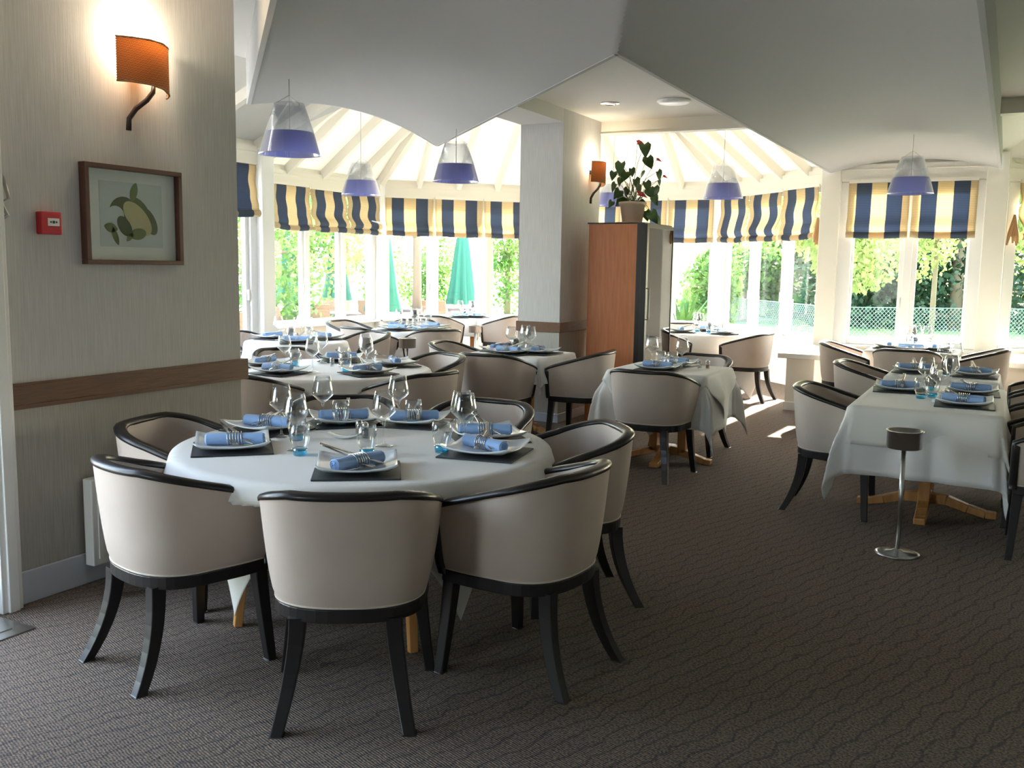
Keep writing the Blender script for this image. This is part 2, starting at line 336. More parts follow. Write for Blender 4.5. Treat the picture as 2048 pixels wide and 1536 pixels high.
fin(vm, (-.205, -2), (-.205, 12.12)); fin(vm, (-2.025, 5.06), (-2.025, 12.12), z1=3.4); fin(vm, (-2.025, -2), (-2.025, 2.4))
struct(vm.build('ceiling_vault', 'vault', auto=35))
vm = vault('v', P1, v1h, v2h, 80, 160, lambda x, y: True)
fin(vm, (-2.02, 5.08), (-5.17, 8.23), z1=3.4); fin(vm, (-2.02, 2.43), (-5.17, 5.58))
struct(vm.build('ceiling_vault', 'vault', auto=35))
mb = MB(); pts = [(s_, ZV + .15 * (1 - ((s_ - 1.73) / 1.31) ** 2)) for s_ in np.linspace(.42, 3.04, 21)]
V = [(-5.18, s_ + 5.17, z_) for s_, z_ in pts] + [(-5.18, s_ + 5.17, 3.9) for s_, z_ in pts]
mb.add(V, [(i, i + 1, i + 22, i + 21) for i in range(20)]); struct(mb.build('trim_7', 'ceil', solid=.01))
# ceiling fittings
o = MB().lathe([(.0, 0), (.085, 0), (.09, -.006), (.06, -.014), (.055, -.004), (0, -.004)], 24).build('ceiling_spotlight', 'chrome'); o.location = (-3.40, 8.40, ZF)
tag(o, 'small round recessed spotlight in the flat ceiling beside the column', 'ceiling light')
MB().lathe([(.0, -.0055), (.05, -.0055)], 20).build('lens', 'spot', o)
o = MB().lathe([(0, 0), (.15, 0), (.155, -.012), (.13, -.028), (0, -.03)], 32).build('ceiling_disc', 'white', smooth=True); o.location = (-2.81, 8.47, ZF)
tag(o, 'wide flat white disc fixed to the ceiling right of the small spotlight', 'ceiling vent')

# ---- window walls
winN = [0]; blinds = []
def seg(p0, p1, n, wall, zb=.66, out=.14, blind=True, post=(.07, .07), slope=True):
    p0 = Vector((*p0, 0)); p1 = Vector((*p1, 0)); L = (p1 - p0).length; d = (p1 - p0) / L; nrm = Vector((d.y, -d.x, 0))     # nrm points indoors
    Z = Vector((0, 0, 1)); c = (p0 + p1) / 2 - nrm * out / 2
    struct(MB().obox(c + Z * (zb - .03) / 2, d, nrm, Z, L / 2 + .03, out / 2, (zb - .03) / 2).build('wall_' + wall, 'cream'))
    struct(MB().obox((p0 + p1) / 2 + nrm * .05 - nrm * .07 + Z * (zb - .015), d, nrm, Z, L / 2 + .03, .12, .015).build('trim_8', 'white', bev=.004))
    struct(MB().obox(c + Z * (ZH + .14), d, nrm, Z, L / 2 + .03, out / 2, .14).obox((p0 + p1) / 2 + nrm * .02 + Z * (ZH + .11), d, nrm, Z, L / 2, .02, .10).obox((p0 + p1) / 2 + nrm * .044 + Z * (ZH + .15), d, nrm, Z, L / 2, .005, .004).build('trim_9', 'cream'))
    struct(MB().obox((p0 + p1) / 2 + nrm * .008 + Z * .05, d, nrm, Z, L / 2, .008, .05).build('baseboard_' + wall, 'white'))
    a = post[0]; b_ = L - post[1]; w = (b_ - a) / n; pm = MB()
    for i in range(n + 1):
        hw = .045 if 0 < i < n else post[0] / 2 + .02
        pm.obox(p0 + d * (a + w * i) - nrm * (out / 2 - .01) + Z * (zb + ZH) / 2, d, nrm, Z, hw, out / 2, (ZH - zb) / 2)
    struct(pm.build('trim_10', 'white', bev=.006))
    for i in range(n):
        x0 = a + w * i + (.045 if i else .055); x1 = a + w * (i + 1) - (.045 if i < n - 1 else .055); winN[0] += 1
        def bx(mb, u0, u1, z0, z1, t0=.025, t=.06):
            return mb.obox(p0 + d * (u0 + u1) / 2 - nrm * (t0 + t / 2) + Z * (z0 + z1) / 2, d, nrm, Z, (u1 - u0) / 2, t / 2, (z1 - z0) / 2)
        f = MB(); fwid = .05
        bx(f, x0, x0 + fwid, zb, ZH); bx(f, x1 - fwid, x1, zb, ZH); bx(f, x0 + fwid, x1 - fwid, zb, zb + .07); bx(f, x0 + fwid, x1 - fwid, ZH - .06, ZH)
        fo = struct(f.build('window_%d' % winN[0], 'white', bev=.004))
        bx(MB(), x0 + fwid, x1 - fwid, zb + .07, ZH - .06, .05, .012).build('pane', 'pane', fo)
        hb = MB(); bx(hb, x1 - .035, x1 - .015, 1.12, 1.24, .0, .024); hb.build('handle', 'white', fo)
        if blind: blinds.append((p0 + d * (x0 - .03) + nrm * .055, d, nrm, x1 - x0 + .06, wall, i, n))
seg((-7.5, 4.05), (-7.5, 8.25), 4, 'west', post=(.07, .12))
seg((-7.5, 8.3), (-9.0, 9.8), 2, 'south_west', blind=False)
seg((-9.0, 9.8), (-9.0, 12.6), 3, 'far_left', post=(.2, .07))
seg((-9.0, 12.6), (-7.16, 14.44), 3, 'far_left_corner')
seg((-7.16, 14.44), (-3.97, 14.44), 4, 'far')
seg((-3.97, 14.44), (-2.1, 12.57), 3, 'far_right_corner', post=(.07, .1))
seg((-1.95, 12.2), (-.28, 12.2), 2, 'ahead', post=(.12, .1))
seg((-.13, 12.57), (1.74, 14.44), 3, 'right_corner', post=(.12, .07))
seg((1.74, 14.44), (4.9, 14.44), 4, 'far_right', blind=False)
struct(MB().box(-2.05, -.18, 12.2, 12.3, 2.86, 3.5).build('trim_9', 'cream'))
pm = MB(); pm.box(-2.13, -1.9, 12.14, 12.6, 0, 2.9).box(-.33, -.1, 12.14, 12.6, 0, 2.9)
struct(pm.build('trim_11', 'cream', bev=.01))
pm = MB()
for x, y in ((-7.5, 8.27), (-9, 9.8), (-9, 12.6), (-7.16, 14.44), (-3.97, 14.44)): pm.box(x - .1, x + .1, y - .1, y + .1, 0, 2.86)
struct(pm.build('trim_12', 'white', bev=.01))
struct(MB().box(-2.15, -1.85, 10.72, 12.2, 0, .58).box(-.0, .34, 11.1, 12.2, 0, .58).build('wall_half', 'cream'))
struct(MB().box(-2.24, -1.72, 10.66, 12.24, .58, .635).box(-.06, .42, 11.02, 12.24, .58, .635).build('trim_13', 'white', bev=.005))
struct(MB().box(-2.165, -1.835, 10.705, 12.2, 0, .09).box(-.015, .355, 11.085, 12.2, 0, .09).build('baseboard_half', 'white'))

# ---- glazed-bay roofs: translucent white panels between cream rafters
def roof(base, apex, mirror=False, m='roof'):
    f = (lambda p: (-2.23 - p[0], p[1], p[2])) if mirror else (lambda p: p)
    V = [f(p) for p in base] + [f(apex)]; n = len(base)
    struct(MB().add(V, [(i, (i + 1) % n, n) for i in range(n)]).build('ceiling_glazed_roof', m, solid=.02))
ZR = 2.88
base1 = [(-7.5, 8.3, ZR), (-9, 9.8, ZR), (-9, 12.6, ZR), (-7.16, 14.44, ZR), (-3.97, 14.44, ZR), (-2.0, 12.47, ZR), (-2.0, 9.44, ZF), (-4.37, 9.44, ZF), (-4.37, 6.9, ZF), (-5.17, 6.9, 3.75)]
roof(base1, (-5.57, 11.0, 5.47)); roof([(-2.0, 9.44, ZF), (-7.13, 9.44, ZF), (-7.13, 14.44, ZR), (-3.97, 14.44, ZR), (-2.0, 12.47, ZR)], (-5.57, 11.0, 5.47), True, 'ceil')
struct(MB().add([(-7.5, 4.1, ZR), (-5.17, 4.1, 3.9), (-5.17, 9.2, 3.9), (-7.5, 8.3, ZR)], [(0, 1, 2, 3)]).build('ceiling_side_bay', 'ceil', solid=.03))
def rafters(p0, p1, ss, dmax=3.0, k=.75, mirror=False):
    p0 = Vector((*p0, 0)); p1 = Vector((*p1, 0)); L = (p1 - p0).length; d = (p1 - p0) / L; nrm = Vector((d.y, -d.x, 0))
    for s_ in ss:
        q = min(2.35 * min(s_, L - s_) + .1, dmax); a = p0 + d * s_ + Vector((0, 0, ZR - .075)); b_ = a + nrm * q + Vector((0, 0, q * k))
        if mirror: a = Vector((-2.23 - a.x, a.y, a.z)); b_ = Vector((-2.23 - b_.x, b_.y, b_.z))
        struct(MB().bar(a, b_, .075, .14).build('trim_14', 'cream', bev=.005))
rafters((-9, 9.8), (-9, 12.6), (.62, 1.4, 2.18)); rafters((-9.0, 12.6), (-7.16, 14.44), (.65, 1.3, 1.95)); rafters((-7.16, 14.44), (-3.97, 14.44), (.6, 1.6, 2.55))
rafters((-3.97, 14.44), (-2.0, 12.47), (.5, 1.05, 1.6, 2.2)); rafters((-3.97, 14.44), (-2.0, 12.47), (.5, 1.3, 2.1), mirror=True)
for a, b_ in (((-9, 9.8), None), ((-9, 12.6), None), ((-7.16, 14.44), None), ((-3.97, 14.44), None), ((-2.0, 12.47), None)):
    struct(MB().bar((*a, ZR - .09), (-5.57, 11.0, 5.36), .09, .16).build('trim_15', 'cream'))
for y in (5.2, 6.2, 7.2, 8.2): struct(MB().bar((-7.5, y, ZR - .05), (-5.2, y, 3.82), .08, .14).build('trim_16', 'cream'))

# ------------------------------------------------------------------ roman blinds
def make_blind(o0, d, nrm, w, wall, i, n, lab, drop=.60, wob=0, seed=0):
    rnd = random.Random(seed); ph = rnd.uniform(0, 6)
    root = empty('roman_blind', (o0.x, o0.y, ZH), math.atan2(d.y, d.x))
    mb = MB()
    def fn(u, v):       # u across, v down; local x along the wall, local -y indoors
        x = w * u; bow = .012 + .012 * math.sin(PI * v) + (.055 * math.exp(-((v - .80) / .13) ** 2)); z = -drop * v
        bow += wob * (.035 * math.sin(2 * PI * v * 1.9 + ph) * (.4 + .6 * v)); x += wob * .03 * math.sin(PI * v * 2 + ph) * v * (1 if u > .5 else .6)
        z += -.012 * math.sin(PI * u) * v + wob * .012 * math.sin(2 * PI * u + ph) * v
        if v > .86: bow += .03 * (v - .86) / .14; z += .012
        return (x, -bow, z)
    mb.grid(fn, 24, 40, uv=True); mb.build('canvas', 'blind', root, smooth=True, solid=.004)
    mb = MB()
    def fb(u, v):
        x, b_, z = fn(u, .90); return (x, b_ - .012 - .02 * math.sin(PI * v), z - .075 * v)
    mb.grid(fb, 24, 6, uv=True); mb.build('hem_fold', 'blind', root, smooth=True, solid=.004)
    MB().box(0, w, -.02, .0, -.012, .03).build('headrail', 'cream', root)
    return tag(root, lab, 'blind', 'striped roman blinds')
ords = {1: 'left', 2: 'middle', 3: 'right'}
where = {'west': 'over the window just past the left wall end', 'far_left': 'on the left bay side', 'far_left_corner': 'on the far left diagonal', 'far': 'on the far straight windows',
         'far_right_corner': 'on the sunny diagonal', 'ahead': 'on the two windows above the right tables', 'right_corner': 'at the right edge of the picture'}
pos_word = {2: ['left', 'right'], 3: ['left', 'middle', 'right'], 4: ['first', 'second', 'third', 'last']}
for k, (o0, d, nrm, w, wall, i, n) in enumerate(blinds):
    if wall == 'west' and i < 3: continue
    wob = {'west': .7, 'far_left': .65, 'far_left_corner': .25, 'far': .12, 'far_right_corner': .55, 'ahead': 0, 'right_corner': .8}[wall]
    lab = ('blue and cream striped blind over the window just past the left wall end' if wall == 'west' else '%s blue and cream striped blind %s' % (pos_word[n][i], where[wall]))
    make_blind(o0, d, nrm, w, wall, i, n, lab, {'west': .56, 'far_left': .60, 'far_left_corner': .60}.get(wall, .66), wob, k)

# ------------------------------------------------------------------ tub chair
def plan(t, wtop, yb, yf=.22, ys=-.02, ex=2.5):
    """t 0..1 from front right arm round the back to front left arm"""
    L1 = yf - ys; L2 = 1.25; T = 2 * L1 + L2; s_ = t * T
    if s_ < L1: return Vector((wtop * (1 + .03 * math.sin(PI * s_ / L1)), yf - s_, 0))
    if s_ > T - L1: return Vector((-wtop * (1 + .03 * math.sin(PI * (T - s_) / L1)), yf - (T - s_), 0))
    a = PI * (s_ - L1) / L2; c = math.cos(a); q = math.sin(a)
    return Vector((wtop * math.copysign(abs(c) ** (2 / ex), c), ys - (ys - yb) * abs(q) ** (2 / ex), 0))
def rim(y): return .640 + .150 * min(1, max(0, (.24 - y) / .50)) ** .9
def make_chair():
    root = empty('tub_chair'); NT = 56
    def outer(t, v):
        b_ = plan(t, .258, -.242); p = plan(t, .308, -.292); h = rim(p.y); k = v ** .6; q = b_.lerp(p, k); q.z = .405 + (h - .405) * v; return q
    def inner(t, v):
        b_ = plan(t, .22, -.19, yf=.215); p = plan(t, .256, -.245, yf=.215); h = rim(plan(t, .308, -.292).y); q = b_.lerp(p, v ** .7); q.z = .44 + (h - .44) * v; return q
    mb = MB(); mb.grid(lambda u, v: outer(u, v), NT, 10); mb.grid(lambda u, v: inner(1 - u, v), NT, 8)
    mb.grid(lambda u, v: outer(u, 0).lerp(inner(u, 0), v), NT, 1)
    mb.build('backrest', 'leather', root, smooth=True)
    # black top rail running along the arms and down their fronts
    prof = [(.005, -.004), (.007, .008), (.000, .018), (-.020, .023), (-.040, .018), (-.050, .008), (-.048, -.004)]
    vs = []; path = []
    for i in range(9): path.append((0, .43 + (rim(.24) - .45) * i / 8, 0))
    N = len(prof); rows = []
    def sect(p, nrm, tz):   # nrm outward, tz vertical/forward direction
        return [p + nrm * a + tz * c for a, c in prof]
    for i in range(7):      # right arm front post, going up
        f = i / 6; b_ = plan(0, .258, -.242); tp = plan(0, .308, -.292); p = b_.lerp(tp, f ** .75); p.z = .385 + (rim(.24) - .42) * f
        rows.append(sect(p, Vector((1, 0, 0)), Vector((0, 1, 0))))
    for i in range(0, NT + 1):
        t = i / NT; p = plan(t, .308, -.292); e_ = .004; a = plan(max(0, t - e_), .308, -.292); c = plan(min(1, t + e_), .308, -.292)
        tg = (c - a).normalized(); nrm = Vector((-tg.y, tg.x, 0)) * -1
        if nrm.dot(p - Vector((0, -.02, 0))) < 0: nrm = -nrm
        p.z = rim(p.y); w_ = 0
        tz = Vector((0, 0, 1))
        if i == 0 or i == NT: tz = Vector((0, .7, .7)); p.z -= .006
        rows.append(sect(p, nrm, tz))
    for i in range(7):
        f = 1 - i / 6; b_ = plan(1, .258, -.242); tp = plan(1, .308, -.292); p = b_.lerp(tp, f ** .75); p.z = .385 + (rim(.24) - .42) * f
        rows.append(sect(p, Vector((-1, 0, 0)), Vector((0, 1, 0))))
    pp = [(.006, -.024), (.008, .0), (.004, .012), (-.02, .018), (-.044, .012), (-.05, 0), (-.05, -.024)]
    for j in list(range(7)) + list(range(len(rows) - 7, len(rows))):
        sx = 1 if j < 7 else -1; f = (j if j < 7 else len(rows) - 1 - j) / 6
        b_ = plan(0, .258, -.242).lerp(plan(0, .308, -.292), f ** .6); z_ = .385 + (rim(.24) - .395) * f
        rows[j] = [Vector((sx * (b_.x + a), b_.y + c, z_)) for a, c in pp]
    V = [q for r_ in rows for q in r_]; F = [(i * N + k, i * N + (k + 1) % N, (i + 1) * N + (k + 1) % N, (i + 1) * N + k) for i in range(len(rows) - 1) for k in range(N)]
    F += [tuple(range(N)), tuple((len(rows) - 1) * N + k for k in range(N - 1, -1, -1))]
    MB().add(V, F).build('top_rail', 'darkwood', root, smooth=True)
    # seat frame
    ring = [plan(i / 30, .262, -.247, yf=.215) for i in range(31)]
    MB().prism([(p.x, p.y) for p in ring], .358, .406).build('seat_frame', 'darkwood', root, bev=.004)
    # cushion
    cu = [plan(i / 30, .224, -.195, yf=.225) for i in range(31)]; mb = MB()
    lay = [(.96, .425), (1.0, .44), (1.0, .462), (.95, .478), (.8, .486), (.4, .49)]
    V = [(p.x * k, (p.y - .02) * k + .02, z) for k, z in lay for p in cu]; n_ = len(cu)
    mb.add(V, [(j * n_ + i, j * n_ + (i + 1) % n_, (j + 1) * n_ + (i + 1) % n_, (j + 1) * n_ + i) for j in range(len(lay) - 1) for i in range(n_)] + [tuple((len(lay) - 1) * n_ + i for i in range(n_))])
    mb.build('seat_cushion', 'seatdark', root, smooth=True)
    MB().tube([outer(i / 40, .012) + Vector((0, 0, .002)) for i in range(41)], .0035, 5).build('piping', 'piping', root, smooth=True)
    def leg(P, ws):
        V = [(p.x + a * w / 2, p.y + b_ * w / 2, p.z) for p, w in zip(P, ws) for a, b_ in ((-1, -1), (1, -1), (1, 1), (-1, 1))]; n_ = len(P)
        F = [(i * 4 + k, i * 4 + (k + 1) % 4, (i + 1) * 4 + (k + 1) % 4, (i + 1) * 4 + k) for i in range(n_ - 1) for k in range(4)] + [(0, 1, 2, 3), tuple((n_ - 1) * 4 + k for k in (3, 2, 1, 0))]
        MB().add(V, F).build('leg', 'darkwood', root, bev=.004)
    fs = [k / 8 for k in range(9)]
    for sx in (1, -1):      # nearly straight tapered front legs, sabre rear legs
        leg([Vector((sx * (.232 + .042 * f ** 1.3), .188 + .022 * f, .37 * (1 - f))) for f in fs], [.052 - .015 * f for f in fs])
        leg([Vector((sx * (.160 + .058 * f ** 1.5), -.195 - .01 * f - .095 * f ** 2.2, .37 * (1 - f))) for f in fs], [.056 - .014 * f for f in fs])
    return root
CH = Proto(make_chair())
def chair(x, y, face, label, group): return CH.put((x, y, 0), R(face - 90), label, 'chair', group)

# ------------------------------------------------------------------ tables and cloths
def drape(kind, a, b, ca, cb, rot, ztop, seed, pleat=.5, layer=0.0, nseg=64, offset=(0, 0), tuck=()):
    rnd = random.Random(seed); ph = [rnd.uniform(0, 6.28) for _ in range(6)]; rr = .022
    cr_, sr_ = math.cos(rot), math.sin(rot)
    def fn(u, v):
        x = (u * 2 - 1) * ca; y = (v * 2 - 1) * cb
        X = x * cr_ - y * sr_ + offset[0]; Y = x * sr_ + y * cr_ + offset[1]
        if kind == 'round':
            r_ = math.hypot(X, Y); dd = r_ - a
            if dd <= 0: return (X, Y, ztop)
            nx, ny = X / r_, Y / r_; qx, qy = nx * a, ny * a; per = math.atan2(Y, X) * a
            cornerness = min(1, max(0, (dd - .25) / .35))
        else:
            qx = max(-a, min(a, X)); qy = max(-b, min(b, Y)); dx = X - qx; dy = Y - qy; dd = math.hypot(dx, dy)
            if dd < 1e-6: return (X, Y, ztop)
            nx, ny = dx / dd, dy / dd; per = math.atan2(Y / b, X / a) * (a + b) / 2; cornerness = min(1, abs(nx * ny) * 2.2) * min(1, dd / .3)
        if dd < rr * PI / 2:
            g = dd / rr; o_ = rr * math.sin(g); z = ztop - rr * (1 - math.cos(g))
        else:
            h = dd - rr * PI / 2; o_ = rr + h * (.16 if kind == 'round' else .06); z = ztop - rr - h * .975
            k = min(1, h / .16)
            o_ += pleat * k * (.026 * math.sin(per * 10 + ph[0]) + .020 * math.sin(per * 17 + ph[1]) + .010 * math.sin(per * 31 + ph[2]) + .03) + cornerness * h * (.13 if kind == 'rect' else .04)
            if kind == 'rect' and cornerness > .1:
                tw = (abs(ny) - abs(nx)) * h * .32 * cornerness; nx2, ny2 = nx - math.copysign(tw, nx) * 0, ny
                # gather the corner into one hanging fold
                m_ = (math.copysign(.7071, nx), math.copysign(.7071, ny)); f = min(.8, cornerness * .8)
                nx, ny = nx * (1 - f) + m_[0] * f, ny * (1 - f) + m_[1] * f
                o_ += .02 * math.sin(math.atan2(abs(dy), abs(dx)) * 9 + ph[3]) * min(1, h / .2)
        o_ += layer
        if tuck and dd > rr * PI / 2:      # pushed inwards by the arms of the chairs
            an = math.degrees(math.atan2(Y, X)); w_ = 0
            for t_ in tuck: w_ = max(w_, min(1, max(0, (26.5 - abs((an - t_ + 180) % 360 - 180)) / 8)))
            k3 = min(1, max(0, (dd - rr * PI / 2 - .055) / .05)); w_ *= k3 * k3 * (3 - 2 * k3); o_ = o_ * (1 - w_) + w_ * (rr + layer * .3 - .19 + .2 * (o_ - rr))
        return (qx + nx * o_, qy + ny * o_, z)
    return MB().grid(fn, nseg, nseg)
def pedestal(root, hx, hy, posts=((-.12, 0), (.12, 0))):
    for sx, sy in ((1, 0), (-1, 0), (0, 1), (0, -1)):
        mb = MB(); L = (hx if sx else hy)
        P = [(0, .09), (.3, .085), (.6, .045), (.85, .02), (1, .018)]
        for (f0, z0), (f1, z1) in zip(P[:-1], P[1:]):
            mb.bar((sx * L * f0, sy * L * f0, z0), (sx * L * f1, sy * L * f1, z1), .07, .07 - .03 * f0, .07, .07 - .03 * f1)
        mb.build('foot', 'tablewood', root, bev=.006)
    for x, y in posts: MB().bar((x, y, .07), (x, y, .70), .07, .07, upv=(0, 1, 0)).build('post', 'tablewood', root, bev=.005)
def table(x, y, shape, a, b, rz, label, cloths, cl_labels, feet=(.36, .36), posts=((-.12, 0), (.12, 0)), z=.735, tuck=()):
    root = empty('dining_table', (x, y, 0), rz)
    if shape == 'round': MB().lathe([(0, 0), (a, 0), (a, .025), (0, .025)], 48, (0, 0, z - .025)).build('tabletop', 'tablewood', root)
    else: MB().box(-a, a, -b, b, z - .025, z).build('tabletop', 'tablewood', root)
    if posts: pedestal(root, feet[0], feet[1], posts)
    else:
        for q in range(4):
            a_ = R(-35 + 90 * q); c_, s_ = math.cos(a_), math.sin(a_); MB().bar((c_ * .50, s_ * .50, z - .02), (c_ * .575, s_ * .575, 0), .055, .055, .035, .035, upv=(-s_, c_, 0)).build('leg', 'tablewood', root, bev=.004)
    tag(root, label, 'table')
    for k, c in enumerate(cloths):
        ca, cb, rot, pl, seed = c; zt = z + .007 + .007 * k
        mb = drape(shape, a, b, ca, cb, rot, zt, seed, pl, .014 * k + .004, nseg=110 if tuck else 64, tuck=tuck)
        o = mb.build('tablecloth', 'linen' if k == 0 else 'linen2', smooth=True, solid=.0025); o.location = (x, y, 0); o.rotation_euler = (0, 0, rz)
        tag(o, cl_labels[k], 'tablecloth')
TZ = .735 + .0165
# ------------------------------------------------------------------ tableware prototypes
def p_mat():
    return MB().box(-.145, .145, -.145, .145, 0, .006).build('slate_mat', 'slate', bev=.001)
def p_plate():
    mb = MB()
    def f(u, v):
        a = u * 2 - 1; b_ = v * 2 - 1; k = max(abs(a), abs(b_)); return (a * .128, b_ * .128, .003 + .016 * k ** 4 + .018 * (a * b_) ** 2 * k)
    mb.grid(f, 20, 20); return mb.build('square_plate', 'china', smooth=True, solid=.004)
def p_napkin():
    mb = MB(); n = 20; L = .105
    prof = [(-L, .018), (-L + .004, .0235), (-.03, .0245), (0, .022), (.03, .0245), (L - .004, .0235), (L, .018)]
    V = [(x, r_ * math.cos(2 * PI * k / n), r_ * math.sin(2 * PI * k / n) * .92 + .0235) for x, r_ in prof for k in range(n)]
    mb.add(V, [(i * n + k, i * n + (k + 1) % n, (i + 1) * n + (k + 1) % n, (i + 1) * n + k) for i in range(6) for k in range(n)])
    for sx in (-1, 1):      # rolled spiral shown at both ends
        P = [(sx * (L - .001 + .003 * (j % 5) / 5), (.019 - .0165 * j / 40) * math.cos(j * .45), (.019 - .0165 * j / 40) * math.sin(j * .45) * .92 + .0235) for j in range(41)]
        mb.tube(P, .0022, 4); mb.add([(sx * (L - .003), .019 * math.cos(2 * PI * k / n), .0235 + .0175 * math.sin(2 * PI * k / n)) for k in range(n)], [tuple(range(n))])
    mb.tube([(-L + .006, .016, .041), (0, .0165, .0395), (L - .006, .016, .041)], .003, 5)
    return mb.build('rolled_napkin', 'napkin', auto=40)
def p_ring():
    mb = MB(); P = [(-.03 + .06 * j / 120, .0262 * math.cos(2 * PI * j / 20), .0262 * math.sin(2 * PI * j / 20) + .026) for j in range(121)]
    mb.tube(P, .0019, 6); return mb.build('coiled_napkin_ring', 'steel', smooth=True)
def p_fork():
    root = MB().bar((-.10, 0, 0), (.03, 0, .0), .013, .003, .006, .003).bar((.03, 0, 0), (.055, 0, -.003), .006, .003, .022, .002).build('fork', 'steel', bev=.0008)
    mb = MB()
    for k in (-1.5, -.5, .5, 1.5): mb.bar((.055, k * .006, -.003), (.10, k * .0052, .002), .0032, .002)
    mb.build('tines', 'steel', root); return root
def p_knife():
    root = MB().bar((-.11, 0, 0), (-.01, 0, 0), .015, .006, .009, .005).build('knife', 'steel', bev=.001)
    MB().add([(-.01, -.005, 0), (.02, -.010, 0), (.09, -.008, 0), (.118, .004, 0), (.09, .008, 0), (-.01, .006, 0)] + [(-.01, -.005, .0022), (.02, -.010, .001), (.09, -.008, .001), (.118, .004, .002), (.09, .008, .0022), (-.01, .006, .0022)],
             [(5, 4, 3, 2, 1, 0), (6, 7, 8, 9, 10, 11)] + [(i, (i + 1) % 6, 6 + (i + 1) % 6, 6 + i) for i in range(6)]).build('blade', 'steel', root)
    return root
def p_tumbler():
    root = MB().lathe([(.0255, .024), (.034, .045), (.0375, .068), (.0365, .092), (.033, .112), (.0318, .1125), (.035, .092), (.0355, .068), (.032, .045), (.024, .026)], 28).build('tumbler', 'glass', smooth=True)
    MB().lathe([(0, 0), (.0235, 0), (.0255, .005), (.0262, .015), (.0272, .026), (.022, .028), (.012, .0285), (0, .029)], 28).build('blue_base', 'blueglass', root, smooth=True); return root
def p_wine():
    root = MB().lathe([(0, .094), (.008, .097), (.020, .106), (.043, .128), (.0455, .136), (.043, .155), (.037, .182), (.0315, .207), (.0307, .2072), (.036, .182), (.042, .155), (.0443, .137), (.042, .130), (.019, .108), (0, .099)], 32).build('wine_glass', 'glass', smooth=True)
    MB().lathe([(0, .001), (.036, .001), (.036, .003), (.014, .007), (.005, .012), (.0035, .03), (.0035, .075), (.006, .092), (.009, .098)], 24).build('stem', 'glass', root, smooth=True); return root
def p_shaker(fill):
    root = MB().lathe([(0, 0), (.017, 0), (.018, .003), (.0165, .04), (.015, .047), (.0142, .047), (.0155, .04), (.016, .004), (0, .004)], 20).build('shaker', 'glass', smooth=True)
    MB().lathe([(0, .005), (.0145, .005), (.014, .034), (0, .034)], 18).build('filling', fill, root, smooth=True)
    MB().lathe([(.0155, .045), (.0165, .048), (.0165, .060), (.012, .068), (.004, .071), (0, .071)], 20).build('cap', 'chrome', root, smooth=True); return root
PR = {k: Proto(f()) for k, f in dict(mat=p_mat, plate=p_plate, napkin=p_napkin, ring=p_ring, fork=p_fork, knife=p_knife, tumbler=p_tumbler, wine=p_wine).items()}
PR['salt'] = Proto(p_shaker('salt')); PR['pepper'] = Proto(p_shaker('pepper'))
for k_, f_ in dict(mat=1.14, plate=1.2, napkin=1.15, ring=1.15, fork=1.2, knife=1.2, tumbler=1.16, wine=1.18).items():
    def sc_mesh(o):
        q = f_ if not (k_ == 'mat') else None
        o.data.transform(Matrix.Diagonal((f_, f_, 1 if k_ == 'mat' else f_, 1)))
        for c in COL.objects:
            if c.parent == o: sc_mesh(c)
    sc_mesh(PR[k_].root)
def setting(cx, cy, ang, r, seat, tname, nap=None, cut=None, glass=None, tumb=None, ring=True, seed=0, square=None, z=TZ):
    """one place: mat, plate, rolled napkin with ring, crossed fork and knife, tumbler and wine glass"""
    rnd = random.Random(seed * 7 + int(ang * 3)); a = R(ang); mx_, my_ = cx + r * math.cos(a), cy + r * math.sin(a)
    rz = (a + PI / 2 if square is None else R(square)) + R(rnd.uniform(-4, 4))
    where_ = '%s place, %s' % (seat, tname)
    PR['mat'].put((mx_, my_, z), rz, 'dark slate mat, ' + where_, 'place mat', 'slate mats')
    PR['plate'].put((mx_, my_, z + .0105), rz + R(rnd.uniform(-3, 3)), 'pale square plate, ' + where_, 'plate', 'square plates')
    na = R(nap) if nap is not None else rz + R(rnd.uniform(-12, 12)); nz = z + .0165
    nx_, ny_ = mx_ + rnd.uniform(-.012, .012), my_ + rnd.uniform(-.012, .012)
    PR['napkin'].put((nx_, ny_, nz), na, 'rolled blue napkin, ' + where_, 'napkin', 'rolled blue napkins')
    if ring: PR['ring'].put((nx_, ny_, nz - .0025), na, 'silver coil napkin ring, ' + where_, 'napkin ring', 'coiled napkin rings')
    ca = R(cut) if cut is not None else na + R(rnd.uniform(50, 110)) * rnd.choice((1, 1))
    for k, (key, nm, da) in enumerate((('fork', 'fork', -.13), ('knife', 'knife', .13))):
        dx, dy = math.cos(ca), math.sin(ca); q = PR[key].put((nx_ + dx * .035 + dy * (k - .5) * .03, ny_ + dy * .035 - dx * (k - .5) * .03, nz + .046 + .006 * k), 0,
            'steel %s across the napkin, %s' % (nm, where_), nm, 'forks and knives', rot=(0, R(15), ca + PI + da))
    g = glass or (mx_ - math.cos(a - .55) * .24, my_ - math.sin(a - .55) * .24); t = tumb or (mx_ - math.cos(a + .25) * .22, my_ - math.sin(a + .25) * .22)
    PR['wine'].put((*g, z), rnd.uniform(0, 6), 'stemmed wine glass, ' + where_, 'wine glass', 'stemmed wine glasses')
    PR['tumbler'].put((*t, z), rnd.uniform(0, 6), 'blue based tumbler, ' + where_, 'tumbler', 'blue based tumblers')
def shakers(x, y, a, tname, z=TZ):
    PR['salt'].put((x, y, z), 0, 'small salt shaker on the ' + tname, 'shaker', 'salt shakers')
    PR['pepper'].put((x + .07 * math.cos(a), y + .07 * math.sin(a), z), 0, 'small pepper shaker on the ' + tname, 'shaker', 'pepper shakers')

